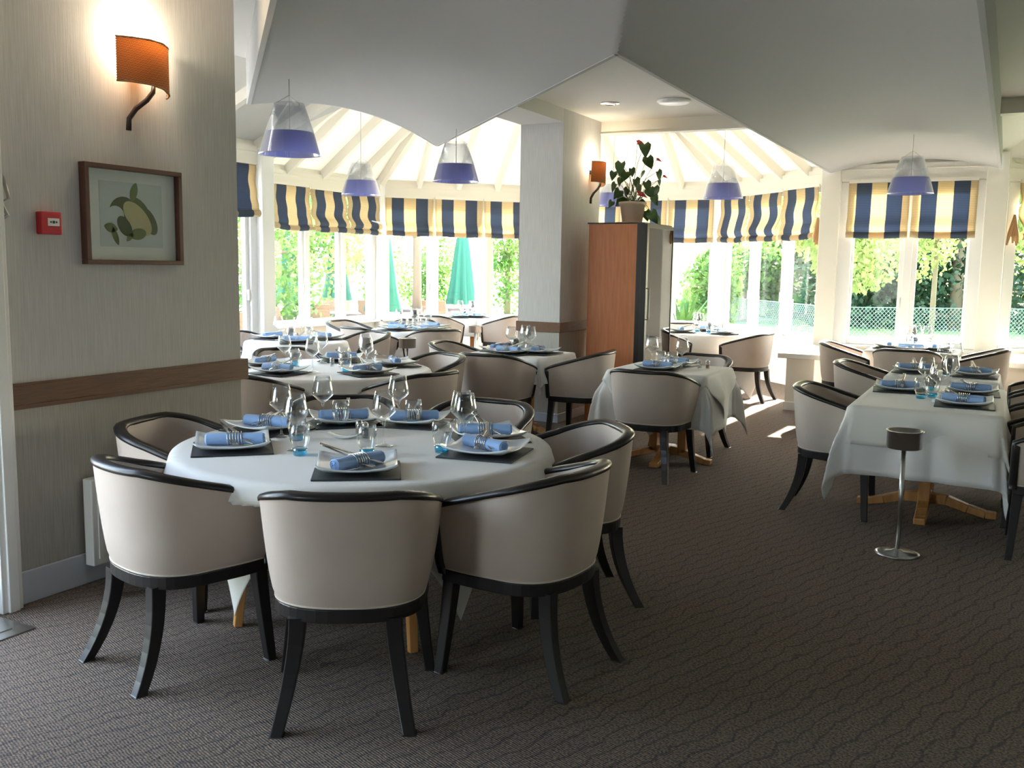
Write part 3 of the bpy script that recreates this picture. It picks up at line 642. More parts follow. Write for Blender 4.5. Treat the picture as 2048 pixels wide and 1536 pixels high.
# ---- front round table
n1 = 'big round front table'
table(-2.5, 3.4, 'round', .79, 0, 0, 'big round front table with honey wooden legs under two cloths', [(1.02, 1.02, R(27), .9, 3), (.915, .915, R(-22), .7, 8)],
      ['white under cloth with long hanging corners on the big round front table', 'off-white top cloth on the big round front table'], posts=None, tuck=(-32, -58, -83, -109, -6, 18, 40, 65, 90, 112, 133, 163, 194, -138))
for ang, lab in ((-58, 'taupe tub chair nearest the viewer, its back squarely to the camera'), (-109, 'taupe tub chair left of the nearest one at the front table'), (-6, 'taupe tub chair right of the nearest one with its arm front visible'),
                 (40, 'taupe tub chair at the right of the front table behind another chair'), (90, 'taupe tub chair at the back right of the big front table'), (133, 'taupe tub chair at the back left of the big front table'),
                 (194, 'taupe tub chair between the big front table and the left wall')):
    rr = {-58: .90, -109: .90, -6: .93, 40: .93, 90: .95, 133: .93, 194: .88}[ang]
    cx_, cy_, fa_ = {-109: (-2.80, 2.61, 75), -6: (-1.60, 3.22, 174.5), -58: (-2.01, 2.65, 121)}.get(ang, (-2.5 + rr * math.cos(R(ang)), 3.4 + rr * math.sin(R(ang)), ang + 180))
    chair(cx_, cy_, fa_, lab, 'tub chairs at the big front table')
P1 = [(-57, 'nearest', 78, 190, (-2.40, 3.397), (-2.336, 3.185)), (-136, 'near left', 38, 155, (-2.57, 3.038), (-2.615, 3.073)), (176, 'left', 12, 85, (-2.923, 3.329), (-2.81, 3.30)), (137, 'back left', 45, None, (-2.967, 3.683), (-2.866, 3.695)),
      (102, 'back', 42, None, (-2.682, 3.922), (-2.577, 3.90)), (47, 'back right', 25, 140, (-2.122, 3.60), (-2.217, 3.78)), (9, 'right', -18, 115, (-2.07, 3.54), (-2.113, 3.415))]
P1[1] = (-136, 'near left', 38, 155, (-2.66, 3.12), (-2.58, 3.05))
for k, (a, s_, nap, cut, g, t) in enumerate(P1): setting(-2.5, 3.4, a, .57 if a != 176 else .6, s_, n1, nap, cut, g, t, seed=k)
shakers(-2.60, 3.53, R(150), n1)
o = MB().grid(lambda u, v: ((u - .5) * .15, (v - .5) * .07 * (1 - .9 * abs(u - .5)), .002 + .02 * (abs(u - .5) * 2) ** 2), 12, 6).build('butter_dish', 'china', smooth=True, solid=.004); o.location = (-2.66, 3.46, TZ + .004); o.rotation_euler = (0, 0, R(27))
tag(o, 'small pale curved dish in the middle of the big round front table', 'dish')

# ---- second round table behind the end of the left wall
n2 = 'round table past the left wall'
table(-4.6, 5.8, 'round', .75, 0, 0, 'round table past the left wall end with a hanging cloth', [(.98, .98, R(30), .6, 5)], ['white cloth on the round table past the left wall end'], tuck=(-88, -12, 66, 150))
for ang, rr, lab in ((-88, .88, 'tub chair seen from behind at the near side of the second round table'), (-12, .90, 'tub chair seen from behind at the right of the second round table'), (66, .88, 'tub chair at the back right of the second round table'),
                     (150, .9, 'tub chair at the far left of the second round table')):
    chair(-4.6 + rr * math.cos(R(ang)), 5.8 + rr * math.sin(R(ang)), ang + 180, lab, 'tub chairs at the second round table')
for k, (a, s_) in enumerate(((-95, 'near left'), (-20, 'near right'), (52, 'back right'), (118, 'back'), (-160, 'far left'))): setting(-4.6, 5.8, a, .52, s_, n2, seed=20 + k)
shakers(-4.62, 5.85, R(20), n2)

# ---- small round table by the left windows
n3 = 'small table by the left windows'
table(-6.5, 7.65, 'round', .5, 0, 0, 'small round table by the left windows behind the second table', [(.8, .8, R(10), .6, 6)], ['white cloth on the small table by the left windows'])
chair(-6.22, 8.38, 70 + 180, 'tub chair at the back of the small table by the left windows', 'tub chairs in the left bay')
chair(-7.12, 7.6, 0, 'tub chair squeezed against the left window wall', 'tub chairs in the left bay')
for k, (a, s_) in enumerate(((-50, 'near right'), (70, 'back'), (180, 'left'))): setting(-6.5, 7.65, a, .33, s_, n3, seed=30 + k, ring=False)
shakers(-6.62, 7.72, 0, n3)

# ---- round table in the middle of the left bay
n4 = 'round table in the left bay'
table(-6.55, 9.9, 'round', .5, 0, 0, 'small round table in the middle of the left bay', [(.85, .85, R(40), .6, 7)], ['white cloth on the round table in the middle of the left bay'])
for ang, rr, lab in ((-105, .72, 'tub chair seen from behind, left front of the round bay table'), (-38, .74, 'tub chair seen from behind, right front of the round bay table'), (178, .98, 'tub chair at the left of the round bay table'), (122, .86, 'tub chair at the back of the round bay table')):
    chair(-6.55 + rr * math.cos(R(ang)), 9.9 + rr * math.sin(R(ang)), ang + 180, lab, 'tub chairs in the left bay')
for k, (a, s_) in enumerate(((-95, 'near left'), (-20, 'near right'), (75, 'back'), (165, 'left'))): setting(-6.55, 9.9, a, .33, s_, n4, seed=40 + k, ring=False)

# ---- farthest table
n5 = 'farthest table left of the column'
table(-7.45, 12.75, 'rect', .38, .38, 0, 'farthest square table left of the column', [(.66, .66, 0, .8, 8)], ['white cloth on the farthest table left of the column'])
chair(-7.5, 12.02, 90, 'tub chair seen from behind at the farthest left table', 'tub chairs in the left bay')
chair(-6.78, 12.72, 180, 'tub chair right of the farthest left table', 'tub chairs in the left bay')
for k, (a, s_) in enumerate(((-90, 'near'), (0, 'right'), (90, 'back'))): setting(-7.45, 12.75, a, .22, s_, n5, seed=50 + k, ring=False)

# ---- table before the column
n6 = 'square table before the column'
table(-4.02, 7.85, 'rect', .38, .38, 0, 'square table standing before the column', [(.62, .62, 0, .8, 9)], ['white cloth on the square table before the column'])
chair(-3.93, 7.22, 92, 'tub chair seen from behind at the near side of the table before the column', 'tub chairs before the column')
chair(-3.38, 7.84, 184, 'tub chair right of the table before the column, backing on the cabinet', 'tub chairs before the column')
chair(-4.66, 7.88, 8, 'tub chair left of the table before the column', 'tub chairs before the column')
for k, (a, s_) in enumerate(((-90, 'near'), (0, 'right'), (175, 'left'))): setting(-4.02, 7.85, a, .21, s_, n6, seed=60 + k)

# ---- table before the wine cabinet
n7 = 'table before the wine cabinet'
table(-2.38, 7.34, 'rect', .37, .37, 0, 'small square table before the wine cabinet', [(.80, .80, R(2), 1.0, 10), (.62, .62, R(45), .9, 11)], ['long white under cloth on the table before the wine cabinet', 'top cloth on the table before the wine cabinet'])
chair(-2.33, 6.78, 90, 'tub chair seen from behind before the wine cabinet table, alone mid-room', 'tub chairs at the cabinet table')
chair(-2.36, 7.88, 262, 'tub chair on the far side of the wine cabinet table', 'tub chairs at the cabinet table')
for k, (a, s_) in enumerate(((-90, 'near'), (88, 'back'))): setting(-2.42, 7.34, a, .2, s_, n7, seed=70 + k)
shakers(-2.17, 7.42, R(40), n7)

# ---- sunny round table beyond the cabinet
n8 = 'sunny round table behind the cabinet'
table(-3.38, 11.77, 'round', .5, 0, 0, 'round table in the sunny bay behind the wine cabinet', [(.92, .92, R(20), 1.2, 12)], ['long white flared cloth on the round table in the sunny bay'])
for x, y, f, lab in ((-2.74, 11.32, 174, 'tub chair right of the sunny round table, seen from behind'), (-4.12, 11.6, 5, 'tub chair left of the sunny round table, partly behind the cabinet'),
                     (-3.85, 12.42, -55, 'tub chair at the back of the sunny round table'), (-3.72, 11.0, 68, 'tub chair on the near side of the sunny round table')):
    chair(x, y, f, lab, 'tub chairs at the sunny round table')
for k, (a, s_) in enumerate(((-25, 'right'), (-150, 'left'), (100, 'back'))): setting(-3.38, 11.77, a, .31, s_, n8, seed=80 + k, ring=False)

# ---- long right hand tables
n9 = 'long right table'
table(-.40, 6.66, 'rect', .385, .70, 0, 'long rectangular dining table at the right, nearest the viewer', [(.80, 1.12, 0, .8, 13), (.60, .94, 0, .5, 14)],
      ['lower white cloth with deep hanging corners on the long right table', 'cream top cloth with fold creases on the long right table'], (.42, .42), ((0, -.14), (0, .14)))
n9b = 'square table behind the long right table'
table(-.43, 8.28, 'rect', .38, .38, 0, 'square table just behind the long right hand table', [(.68, .66, 0, .6, 15)], ['cream cloth on the square table behind the long right table'])
chair(-.93, 6.42, 2, 'tub chair left of the long right table, nearest of that row', 'tub chairs at the long right table')
chair(-.97, 8.26, 0, 'tub chair left of the square table behind the long right table', 'tub chairs at the long right table')
for y, lab in ((6.0, 'tub chair at the right picture edge, nearest of the row'), (6.72, 'tub chair at the right picture edge, second of the row'), (7.48, 'tub chair at the right picture edge, third of the row'), (8.28, 'tub chair at the right picture edge, farthest of the row')):
    chair(.30 if y < 6.5 else .27, y, 180, lab, 'tub chairs along the right picture edge')
for k, (x, y, nap, g, t, s_) in enumerate(((-.62, 6.86, 5, (-.45, 6.75), (-.40, 6.62), 'left'), (-.20, 6.32, 160, (-.36, 6.42), (-.46, 6.52), 'near right'), (-.18, 6.98, 170, (-.32, 7.05), (-.44, 7.0), 'far right'))):
    setting(x, y, 0, 0, s_, n9, nap + 10, nap + 80, g, t, seed=90 + k, square=2)
for k, (x, y, s_) in enumerate(((-.64, 8.25, 'left'), (-.20, 8.2, 'right'))):
    setting(x, y, 0, 0, s_, 'square table behind the long one', 15, 100, (x + (.2 if x < -.4 else -.15), y + .12), (x + (.24 if x < -.4 else -.2), y - .05), seed=95 + k, square=2)

# ---- table under the two right windows
n10 = 'table under the right windows'
table(-.86, 10.72, 'rect', .42, .40, 0, 'table standing right under the two right windows', [(.68, .66, 0, .7, 16)], ['white cloth on the table under the two right windows'])
chair(-.86, 10.06, 90, 'tub chair seen from behind under the right windows', 'tub chairs under the right windows')
chair(-.24, 10.62, 180, 'tub chair right of the table under the right windows', 'tub chairs under the right windows')
chair(-1.46, 10.42, 3, 'tub chair left of the window table, before the half wall', 'tub chairs under the right windows')
for k, (a, s_) in enumerate(((-90, 'near'), (0, 'right'), (180, 'left'))): setting(-.86, 10.72, a, .22, s_, n10, seed=100 + k, ring=False)

# ------------------------------------------------------------------ chrome wine bucket stands
def make_stand():
    root = empty('wine_bucket_stand')
    MB().lathe([(0, 0), (.115, 0), (.118, .006), (.10, .012), (.03, .018), (.018, .03), (0, .03)], 36).build('base', 'chrome', root, smooth=True)
    MB().tube([(0, 0, .02), (0, 0, .60)], .0125, 16).build('pole', 'chrome', root, smooth=True)
    MB().lathe([(0, .595), (.088, .595), (.092, .60), (.092, .685), (.098, .690), (.098, .694), (.088, .694), (.087, .60), (0, .602)], 36).build('holder_cup', 'chrome', root, smooth=True)
    return root
SP = Proto(make_stand())
SP.put((-.455, 5.52, 0), 0, 'chrome wine bucket stand before the long right table', 'stand', 'chrome wine bucket stands')
SP.put((-5.78, 8.62, 0), .5, 'chrome wine bucket stand by the round table in the left bay', 'stand', 'chrome wine bucket stands', scale=(1, 1, 1.08))
SP.put((-6.72, 11.75, 0), 1, 'chrome wine bucket stand near the farthest left table', 'stand', 'chrome wine bucket stands')

# ------------------------------------------------------------------ pendant lamps
def make_pendant():
    root = empty('pendant_lamp')
    MB().lathe([(.206, .002), (.165, .150)], 40).build('blue_band', 'shadeblue', root, smooth=True)
    MB().lathe([(.205, -.002), (.212, .0), (.208, .008), (.165, .156), (.100, .345), (.097, .345), (.162, .156), (.203, .008)], 40).build('glass_shade', 'clearshade', root, smooth=True)
    mb = MB().lathe([(0, .03), (.022, .036), (.032, .055), (.028, .08), (.014, .10), (0, .10)], 20); mb.build('bulb', 'bulbdim', root, smooth=True)
    MB().lathe([(.014, .10), (.016, .12), (.010, .16), (0, .16)], 16).build('socket', 'chrome', root, smooth=True)
    MB().tube([(0, 0, .16), (0, 0, .40)], .003, 6).build('cable', 'chrome', root)
    mb = MB()
    for k in range(3): a = 2 * PI * k / 3 + .4; mb.tube([(.098 * math.cos(a), .098 * math.sin(a), .335), (0, 0, .40)], .0018, 5); mb.lathe([(0, -.006), (.006, 0), (0, .006)], 8, (.102 * math.cos(a), .102 * math.sin(a), .33))
    mb.build('hanger', 'chrome', root); return root
PP = Proto(make_pendant())
for (x, y, zt, lab) in ((-4.458, 5.204, 2.85, 'violet blue banded glass pendant nearest the left wall, largest of all'), (-6.292, 8.486, 3.35, 'violet blue banded glass pendant hanging lowest in the left bay'), (-4.447, 7.401, 2.75, 'violet blue banded glass pendant just left of the column'),
                        (-2.742, 9.972, 3.5, 'violet blue banded glass pendant in the sunny bay right of the plant'), (-.91, 9.844, 2.83, 'violet blue banded glass pendant before the two right windows'), (-4.324, 10.856, 4.6, 'violet blue banded pendant mostly hidden behind the potted plant')):
    o = PP.put((x, y, 2.28), random.Random(x).uniform(0, 2), lab, 'pendant lamp', 'violet blue pendant lamps')
    MB().tube([(0, 0, .40), (0, 0, zt - 2.28)], .003, 6).build('suspension_wire', 'chrome', o)

# ------------------------------------------------------------------ wicker wall lamps
def make_sconce():
    root = empty('wicker_wall_lamp')      # origin on the wall, +x out of the wall, +y along it to the right
    mb = MB()
    def f(u, v):
        y = -.17 + .34 * u; x = .035 + .125 * math.sin(PI * min(1, .08 + u * .92)) ** .7 * (1) ; z = -.105 + .20 * v - .028 * u * u * (1 - v)
        x += .0025 * math.cos(u * 26 * 2 * PI) * (1 if int(v * 34) % 2 else -1)
        return (x, y, z)
    mb.grid(f, 104, 34, uv=True); mb.build('shade', 'sconce', root, smooth=True, solid=.004)
    MB().tube([f(i / 30, 1) for i in range(31)], .005, 6).build('rim_cane', 'tan', root, smooth=True); MB().tube([f(i / 30, 0) for i in range(31)], .005, 6).build('rim_cane', 'tan', root, smooth=True)
    mb = MB(); P = [(.10, .03, -.10), (.10, .025, -.13), (.085, .0, -.17), (.06, -.045, -.215), (.045, -.075, -.265), (.045, -.08, -.32)]
    mb.tube(P, [.010, .012, .012, .0125, .0125, .013], 12); mb.build('arm', 'sconcearm', root, smooth=True)
    MB().box(0, .05, -.025, .025, -.02, .02).build('wall_bracket', 'sconcearm', root)
    MB().lathe([(0, -.03), (.014, -.02), (.022, .01), (.02, .035), (.008, .055), (0, .06)], 18, (.075, .0, .04)).build('bulb', 'bulb', root, smooth=True)
    MB().tube([(.05, 0, 0), (.075, 0, -.005), (.075, 0, .015)], .009, 8).build('socket', 'sconcearm', root)
    return root
LP = Proto(make_sconce())
LP.put((-3.85, 3.365, 2.485), 0, 'glowing curved wicker wall lamp above the framed picture', 'wall lamp')
LP.put((-3.91, 9.18, 2.51), 0, 'small curved wicker wall lamp beside the potted plant', 'wall lamp')
lamp('wall_lamp_light', 'POINT', (-3.775, 3.365, 2.60), 8, (1, .84, .62), shadow_soft_size=.03)
lamp('wall_lamp_light', 'POINT', (-3.835, 9.18, 2.62), 5, (1, .84, .62), shadow_soft_size=.03)

# ------------------------------------------------------------------ things on the left wall
root = empty('framed_picture', (-3.85, 3.32, 1.76)); tag(root, 'dark framed print of green leaves and pale fruit on the left wall', 'picture')
w_, h_ = .29, .235
MB().box(0, .045, -w_, w_, h_ - .022, h_).box(0, .045, -w_, w_, -h_, -h_ + .022).box(0, .045, -w_, -w_ + .022, -h_ + .022, h_ - .022).box(0, .045, w_ - .022, w_, -h_ + .022, h_ - .022).build('frame', 'framewood', root, bev=.002)
MB().box(.002, .010, -w_ + .022, w_ - .022, -h_ + .022, h_ - .022).build('mount', 'matboard', root)
MB().box(.010, .011, -.19, .185, -.15, .16).build('print_sheet', 'paper', root)
mb = MB()
def ell(cy, cz, a, b_, rot, mi, lay=0, pt=1.0):
    V = []
    for k in range(28):
        t = 2 * PI * k / 28; y = a * math.cos(t); z = b_ * math.sin(t) * abs(math.sin(t)) ** (pt - 1)
        V.append((.0112 + lay * .0006, cy + y * math.cos(rot) - z * math.sin(rot), cz + y * math.sin(rot) + z * math.cos(rot)))
    mb.cur = mi; mb.add(V, [tuple(range(28))])
ell(-.06, .03, .075, .06, .3, 0); ell(-.10, .0, .05, .045, 0, 3, 1); ell(.05, .045, .065, .03, -.7, 0); ell(.10, -.02, .075, .04, -1.0, 0, 1); ell(.03, -.01, .105, .055, -.75, 2, 2)
ell(.01, .115, .05, .022, 1.25, 1, 3, 1.5); ell(-.05, -.05, .055, .035, -.9, 0, 2); ell(.03, -.085, .05, .028, .15, 1, 3); ell(-.02, -.10, .03, .014, .8, 1, 3, 1.4); ell(-.13, -.06, .04, .022, -.2, 1, 2, 1.5); ell(-.105, -.10, .045, .016, -1.2, 1, 2, 1.5)
mb.build('printed_motif', ['olive', 'leafprint', 'lemon', 'paper'], root)
MB().box(.020, .0215, -w_ + .022, w_ - .022, -h_ + .022, h_ - .022).build('glazing', 'pane', root)
root = empty('framed_picture', (-4.37, 8.75, 1.88), PI); tag(root, 'dark framed picture seen edge-on on the left face of the column', 'picture')
MB().box(0, .03, -.2, .2, -.30, .30).build('frame', 'framewood', root, bev=.002); MB().box(.03, .031, -.17, .17, -.27, .27).build('print_sheet', 'matboard', root)
root = empty('fire_alarm_button', (-3.85, 2.85, 1.705)); tag(root, 'square red fire alarm call point on the left wall', 'alarm button')
MB().box(0, .045, -.05, .05, -.05, .05).build('housing', 'red', root, bev=.005); MB().box(.045, .047, -.022, .035, -.012, .022).build('label_plate', 'white', root)
mb = MB()
for y_, s_ in ((-.008, .004), (.006, .006), (.020, .004)): mb.box(.047, .0478, y_ - s_, y_ + s_, .005 - s_, .005 + s_)
mb.build('printed_marks', 'black', root)
root = empty('wall_radiator', (-3.85, 3.48, .1)); tag(root, 'white flat panel radiator low on the left wall behind chairs', 'radiator')
MB().box(.03, .09, -.52, .55, 0, .42).build('panel', 'white', root, bev=.006)
mb = MB()
for k in range(18): mb.box(.09, .096, -.49 + k * .058, -.465 + k * .058, .03, .39)
mb.build('convector_ribs', 'white', root, bev=.002); MB().box(0, .03, -.3, -.25, .1, .3).box(0, .03, .25, .3, .1, .3).build('bracket', 'white', root)
o = MB().tube([(0, 0, .16), (.02, .03, .08), (.02, .05, 0), (.01, .02, -.02), (.02, .04, -.07), (.01, .0, -.1)], .009, 8).build('wall_coat_hook', 'chrome', smooth=True); o.location = (-3.83, 2.60, 1.80)
tag(o, 'curved grey metal hook at the left picture edge', 'hook')
root = MB().box(-.12, .12, -.11, .11, 0, .006).build('floor_socket_plate', 'chrome', bev=.002); root.location = (-3.66, 2.38, 0)
tag(root, 'flat metal floor plate by the door at the lower left', 'floor plate'); MB().box(-.05, .05, -.05, .05, .006, .009).build('lid', 'chrome', root)

# ------------------------------------------------------------------ wine cabinet with its plant
root = empty('wine_cabinet', (-3.43, 9.14, 0)); tag(root, 'tall red-brown wine cabinet with a dark glass door beside the column', 'cabinet')
x0, x1, y0, y1, H_ = -.30, .29, -.40, .40, 1.98
MB().box(x0 + .01, x1 - .03, y0, y0 + .02, .0, H_ - .014).box(x0, x0 + .02, y0 + .02, y1, 0, H_ - .014).box(x0, x1 - .03, y1 - .02, y1, 0, H_ - .014).build('body', 'cabwood', root, bev=.002)
MB().box(x0 - .005, x1, y0 - .006, y1 + .006, H_ - .014, H_).build('top_panel', 'black', root)
MB().box(x0 + .01, x1 - .03, y0 + .02, y1 - .02, .0, .06).build('plinth', 'black', root)
dr = MB().box(x1 - .03, x1 + .025, y0 - .004, y0 + .05, .03, H_ - .014).box(x1 - .03, x1 + .025, y1 - .02, y1, .03, H_ - .014).box(x1 - .03, x1 + .025, y0 + .05, y1 - .02, .03, .10).box(x1 - .03, x1 + .025, y0 + .05, y1 - .02, H_ - .05, H_ - .014).box(x1 - .08, x1 - .03, y0 - .003, y0 + .02, 0, H_ - .014).build('door', 'black', root, bev=.002)
MB().box(x1 + .008, x1 + .02, y0 + .05, y1 - .02, .10, H_ - .05).build('door_glass', 'cabglass', dr)
MB().tube([(x1 + .025, y0 + .03, 1.05), (x1 + .05, y0 + .03, 1.05), (x1 + .05, y0 + .03, 1.35), (x1 + .025, y0 + .03, 1.35)], .008, 8).build('handle', 'chrome', dr)
for k in range(6):
    zz = .25 + .27 * k; sh = MB().box(x0 + .03, x1 - .05, y0 + .03, y1 - .03, zz, zz + .012).build('shelf', 'wood', root)
root = empty('potted_anthurium', (-3.41, 9.1, H_)); tag(root, 'potted anthurium with red flowers standing on top of the wine cabinet', 'plant')
MB().lathe([(0, 0), (.15, .0), (.17, .012), (.165, .016), (0, .014)], 32).build('saucer', 'terracotta', root, smooth=True)
MB().lathe([(0, .014), (.10, .014), (.125, .19), (.138, .19), (.140, .215), (.128, .217), (.12, .19), (0, .19)], 32).build('pot', 'terracotta', root, smooth=True)
MB().lathe([(0, .192), (.119, .192)], 24).build('soil', 'soil', root)
cr = Vector((math.cos(HEAD), math.sin(HEAD), 0)); cf = Vector((-math.sin(HEAD), math.cos(HEAD), 0))
LV = [(1275, 297, .13), (1287, 318, .12), (1232, 333, .12), (1244, 348, .11), (1305, 347, .10), (1218, 350, .08), (1224, 372, .09), (1262, 362, .10), (1282, 368, .10), (1300, 377, .11), (1230, 386, .10), (1243, 396, .12), (1287, 383, .10), (1298, 397, .09), (1272, 403, .12),
      (1292, 428, .12), (1300, 438, .12), (1284, 424, .10), (1250, 380, .09), (1268, 375, .09), (1236, 360, .08), (1310, 362, .06), (1248, 405, .11), (1215, 408, .07), (1278, 345, .07), (1256, 340, .08)]
ml_, ms_ = MB(), MB(); rnd = random.Random(4)
def heart(mb, c, size, d_, n_):
    d_ = d_.normalized(); sd_ = d_.cross(n_).normalized(); n_ = sd_.cross(d_)
    out = [(0, 0), (.32, -.18), (.5, .1), (.42, .45), (.22, .78), (0, 1.1), (-.22, .78), (-.42, .45), (-.5, .1), (-.32, -.18)]
    V = [c + sd_ * (a * size) + d_ * (b_ * size) + n_ * (abs(a) * size * .35 - b_ * b_ * size * .18) for a, b_ in out]; V.append(c + d_ * size * .35 + n_ * -.02 * size)
    mb.add(V, [(i, (i + 1) % 10, 10) for i in range(10)])
for px, py, sz in LV:
    p = cr * ((px - 1258) / 198) + cf * rnd.uniform(-.13, .13) + Vector((0, 0, 1.55 + (535 - py) / 198 - H_))
    base = Vector((rnd.uniform(-.05, .05), rnd.uniform(-.05, .05), .2)); mid = base.lerp(p, .6) + Vector((0, 0, .06))
    ms_.tube([base, mid, p], [.004, .003, .002], 5)
    out = (p - base); out.z = 0; dd_ = (out.normalized() * .5 if out.length > .01 else cr * .3) + Vector((rnd.uniform(-.3, .3), rnd.uniform(-.3, .3), -.9))
    heart(ml_, p, sz, dd_, -cf * .8 + Vector((rnd.uniform(-.7, .7), rnd.uniform(-.4, .4), .6)))
ml_.build('foliage', 'plantleaf', root, smooth=True, solid=.001)
for px, py, sz in ((1263, 294, .09), (1268, 392, .09), (1316, 357, .045), (1302, 325, .05)):
    p = cr * ((px - 1258) / 198) - cf * .03 + Vector((0, 0, 1.55 + (535 - py) / 198 - H_)); ms_.tube([(0, 0, .2), p * .6 + Vector((0, 0, .1)), p], .0025, 5)
    mb = MB(); heart(mb, p, sz, cr + Vector((0, 0, -.2)), Vector((0, 0, 1)) - cf * .8); fl = mb.build('red_spathe', 'spathe', root, smooth=True, solid=.001)
    mb = MB(); mb.tube([p, p + Vector((0, 0, .35 * sz)) + cr * .3 * sz], .003, 6); mb.build('spadix', 'tan', fl)
ms_.build('stems', 'stem', root, smooth=True)
# tassel ends of the blinds on the two big posts
for k, (x, y, lab) in enumerate(((-2.16, 12.42, 'bunched orange blind end hanging on the post left of the two right windows'), (-.10, 12.42, 'bunched blind end hanging on the post right of the two right windows'))):
    mb = MB(); rnd = random.Random(k)
    for j in range(7): a = rnd.uniform(-.05, .05); mb.tube([(0, 0, .22), (a * .4, a * .3, .12), (a, a * .6, .0), (a * 1.5, a, -.10 + rnd.uniform(-.03, .03))], [.012, .02, .024, .010], 7)
    o = mb.build('blind_tassel', 'tan', smooth=True); o.location = (x + (-.03 if k == 0 else .03), y - .03, 1.98) if k == 0 else (x + .08, y + .1, 2.0)
    tag(o, lab, 'tassel')

# ------------------------------------------------------------------ outside
struct(MB().box(-60, 60, -30, 80, -.34, -.2).build('ground', 'grass'))
struct(MB().prism([(-30, -10), (-7.64, -10), (-7.64, 4), (-7.64, 8.3), (-9.15, 9.75), (-9.15, 12.65), (-7.2, 14.6), (-4.0, 14.6), (-2.4, 16.5), (-2.6, 26), (-30, 26)], -.2, -.15).build('terrace_ground', 'terrace'))
struct(MB().box(-30, 8, -25, 3.8, -.16, -.13).build('terrace_ground', 'terrace'))  # unseen pale paving, added so the lawn bounces no green light indoors
def foliage(name, parent, m, blobs, n, size, seed, droop=0):
    rg = np.random.default_rng(seed); V = []; per = n // len(blobs)
    for (cx, cy, cz, rx, ry, rz) in blobs:
        d = rg.normal(size=(per, 3)); d /= np.linalg.norm(d, axis=1)[:, None]; r_ = rg.uniform(.55, 1.05, per) ** .6
        P = np.stack([cx + d[:, 0] * r_ * rx, cy + d[:, 1] * r_ * ry, cz + d[:, 2] * r_ * rz], 1)
        P += rg.normal(size=P.shape) * min(rx, rz) * .08
        t = rg.normal(size=(per, 3)); t[:, 2] -= droop; t /= np.linalg.norm(t, axis=1)[:, None]; b_ = rg.normal(size=(per, 3)); nn = np.cross(t, b_); nn /= np.linalg.norm(nn, axis=1)[:, None]
        L = size * rg.uniform(.6, 1.3, per)[:, None]
        V.append(np.stack([P, P + t * L * .45 + nn * L * .33, P + t * L, P + t * L * .45 - nn * L * .33], 1).reshape(-1, 3))
    V = np.concatenate(V); k = len(V) // 4; me = bpy.data.meshes.new(name); me.vertices.add(len(V)); me.vertices.foreach_set('co', V.ravel())
    me.loops.add(4 * k); me.loops.foreach_set('vertex_index', np.arange(4 * k)); me.polygons.add(k); me.polygons.foreach_set('loop_start', np.arange(0, 4 * k, 4)); me.polygons.foreach_set('loop_total', np.full(k, 4))
    me.materials.append(M[m]); me.update(calc_edges=True); me.validate(); o = bpy.data.objects.new(name, me); COL.objects.link(o); o.parent = parent; return o
def tree(name, x, y, label, cat, m, h, r_, n, size, seed, trunk=.12, stretch=.6, low=.35, group=None, lean=0):
    root = empty(name, (x, y, -.2)); rnd = random.Random(seed)
    mb = MB(); top = Vector((lean, 0, h * .62)); mb.tube([(0, 0, 0), (lean * .3, .05, h * .3), top, (lean * 1.2, 0, h * .85)], [trunk, trunk * .8, trunk * .6, trunk * .25], 9)
    blobs = []
    for k in range(9):
        a = rnd.uniform(0, 2 * PI); q = rnd.uniform(.25, .75) * r_; z = h * rnd.uniform(low, .9); e_ = Vector((math.cos(a) * q + lean, math.sin(a) * q, z))
        blobs.append((e_.x, e_.y, e_.z, r_ * .52, r_ * .52, h * (1 - low) * .34)); s0 = Vector((lean * .5, 0, min(z * .8, h * .5))); mb.tube([s0, s0.lerp(e_, .5) + Vector((0, 0, .1)), e_], [trunk * .4, trunk * .25, trunk * .1], 6)
    mb.build('trunk', 'bark', root, smooth=True); foliage('foliage', root, m, blobs, n, size, seed); return tag(root, label, cat, group)
def cw(px, Z):      # a point Z metres ahead of the viewer at a given bearing
    X = (px - 1024) / 1900 * Z; return (X * math.cos(HEAD) - Z * math.sin(HEAD), X * math.sin(HEAD) + Z * math.cos(HEAD))
# left: light green maples and shrubs round the terrace
for (px, Z, lab, m, h, r_, n, sz, seed, low) in (
        (505, 17, 'tall leafy shrub outside the window beside the left wall end', 'leaf_mid', 4.2, 1.5, 6500, .11, 1, .15),
        (575, 22, 'bright green maple outside the left bay windows', 'leaf_bright', 5.2, 2.2, 9000, .13, 2, .44),
        (690, 25, 'bright maple with overhanging branches left of the green parasol', 'leaf_bright', 5.6, 2.4, 8000, .14, 3, .52),
        (975, 27, 'slender maple with a pale trunk outside, left of the column', 'leaf_bright', 5.8, 2.6, 6500, .16, 4, .60)):
    tree('maple_tree' if 'maple' in lab else 'leafy_shrub', *cw(px, Z), lab, 'tree' if 'maple' in lab else 'shrub', m, h, r_, n, sz, seed, low=low)
tree('maple_tree', *cw(830, 21), 'maple branch spreading over the terrace between two left bay posts', 'tree', 'leaf_bright', 4.6, 2.0, 3600, .12, 9, low=.66)
for k, (px, Z, h, r_, lab) in enumerate(((850, 33, 2.7, 1.5, 'grey green shrub across the terrace'), (1012, 32, 3.9, 1.2, 'grey green shrub beside the slender maple'), (745, 36, 3.2, 1.6, 'pale shrub far behind the green parasol'), (1420, 24, 2.6, .9, 'tall speckled shrub right of the spiky plant outside'))):
    tree('garden_shrub', *cw(px, Z), lab, 'shrub', 'leaf_mid', h * .85, r_ * .8, 3000, .13, 20 + k, low=.12)
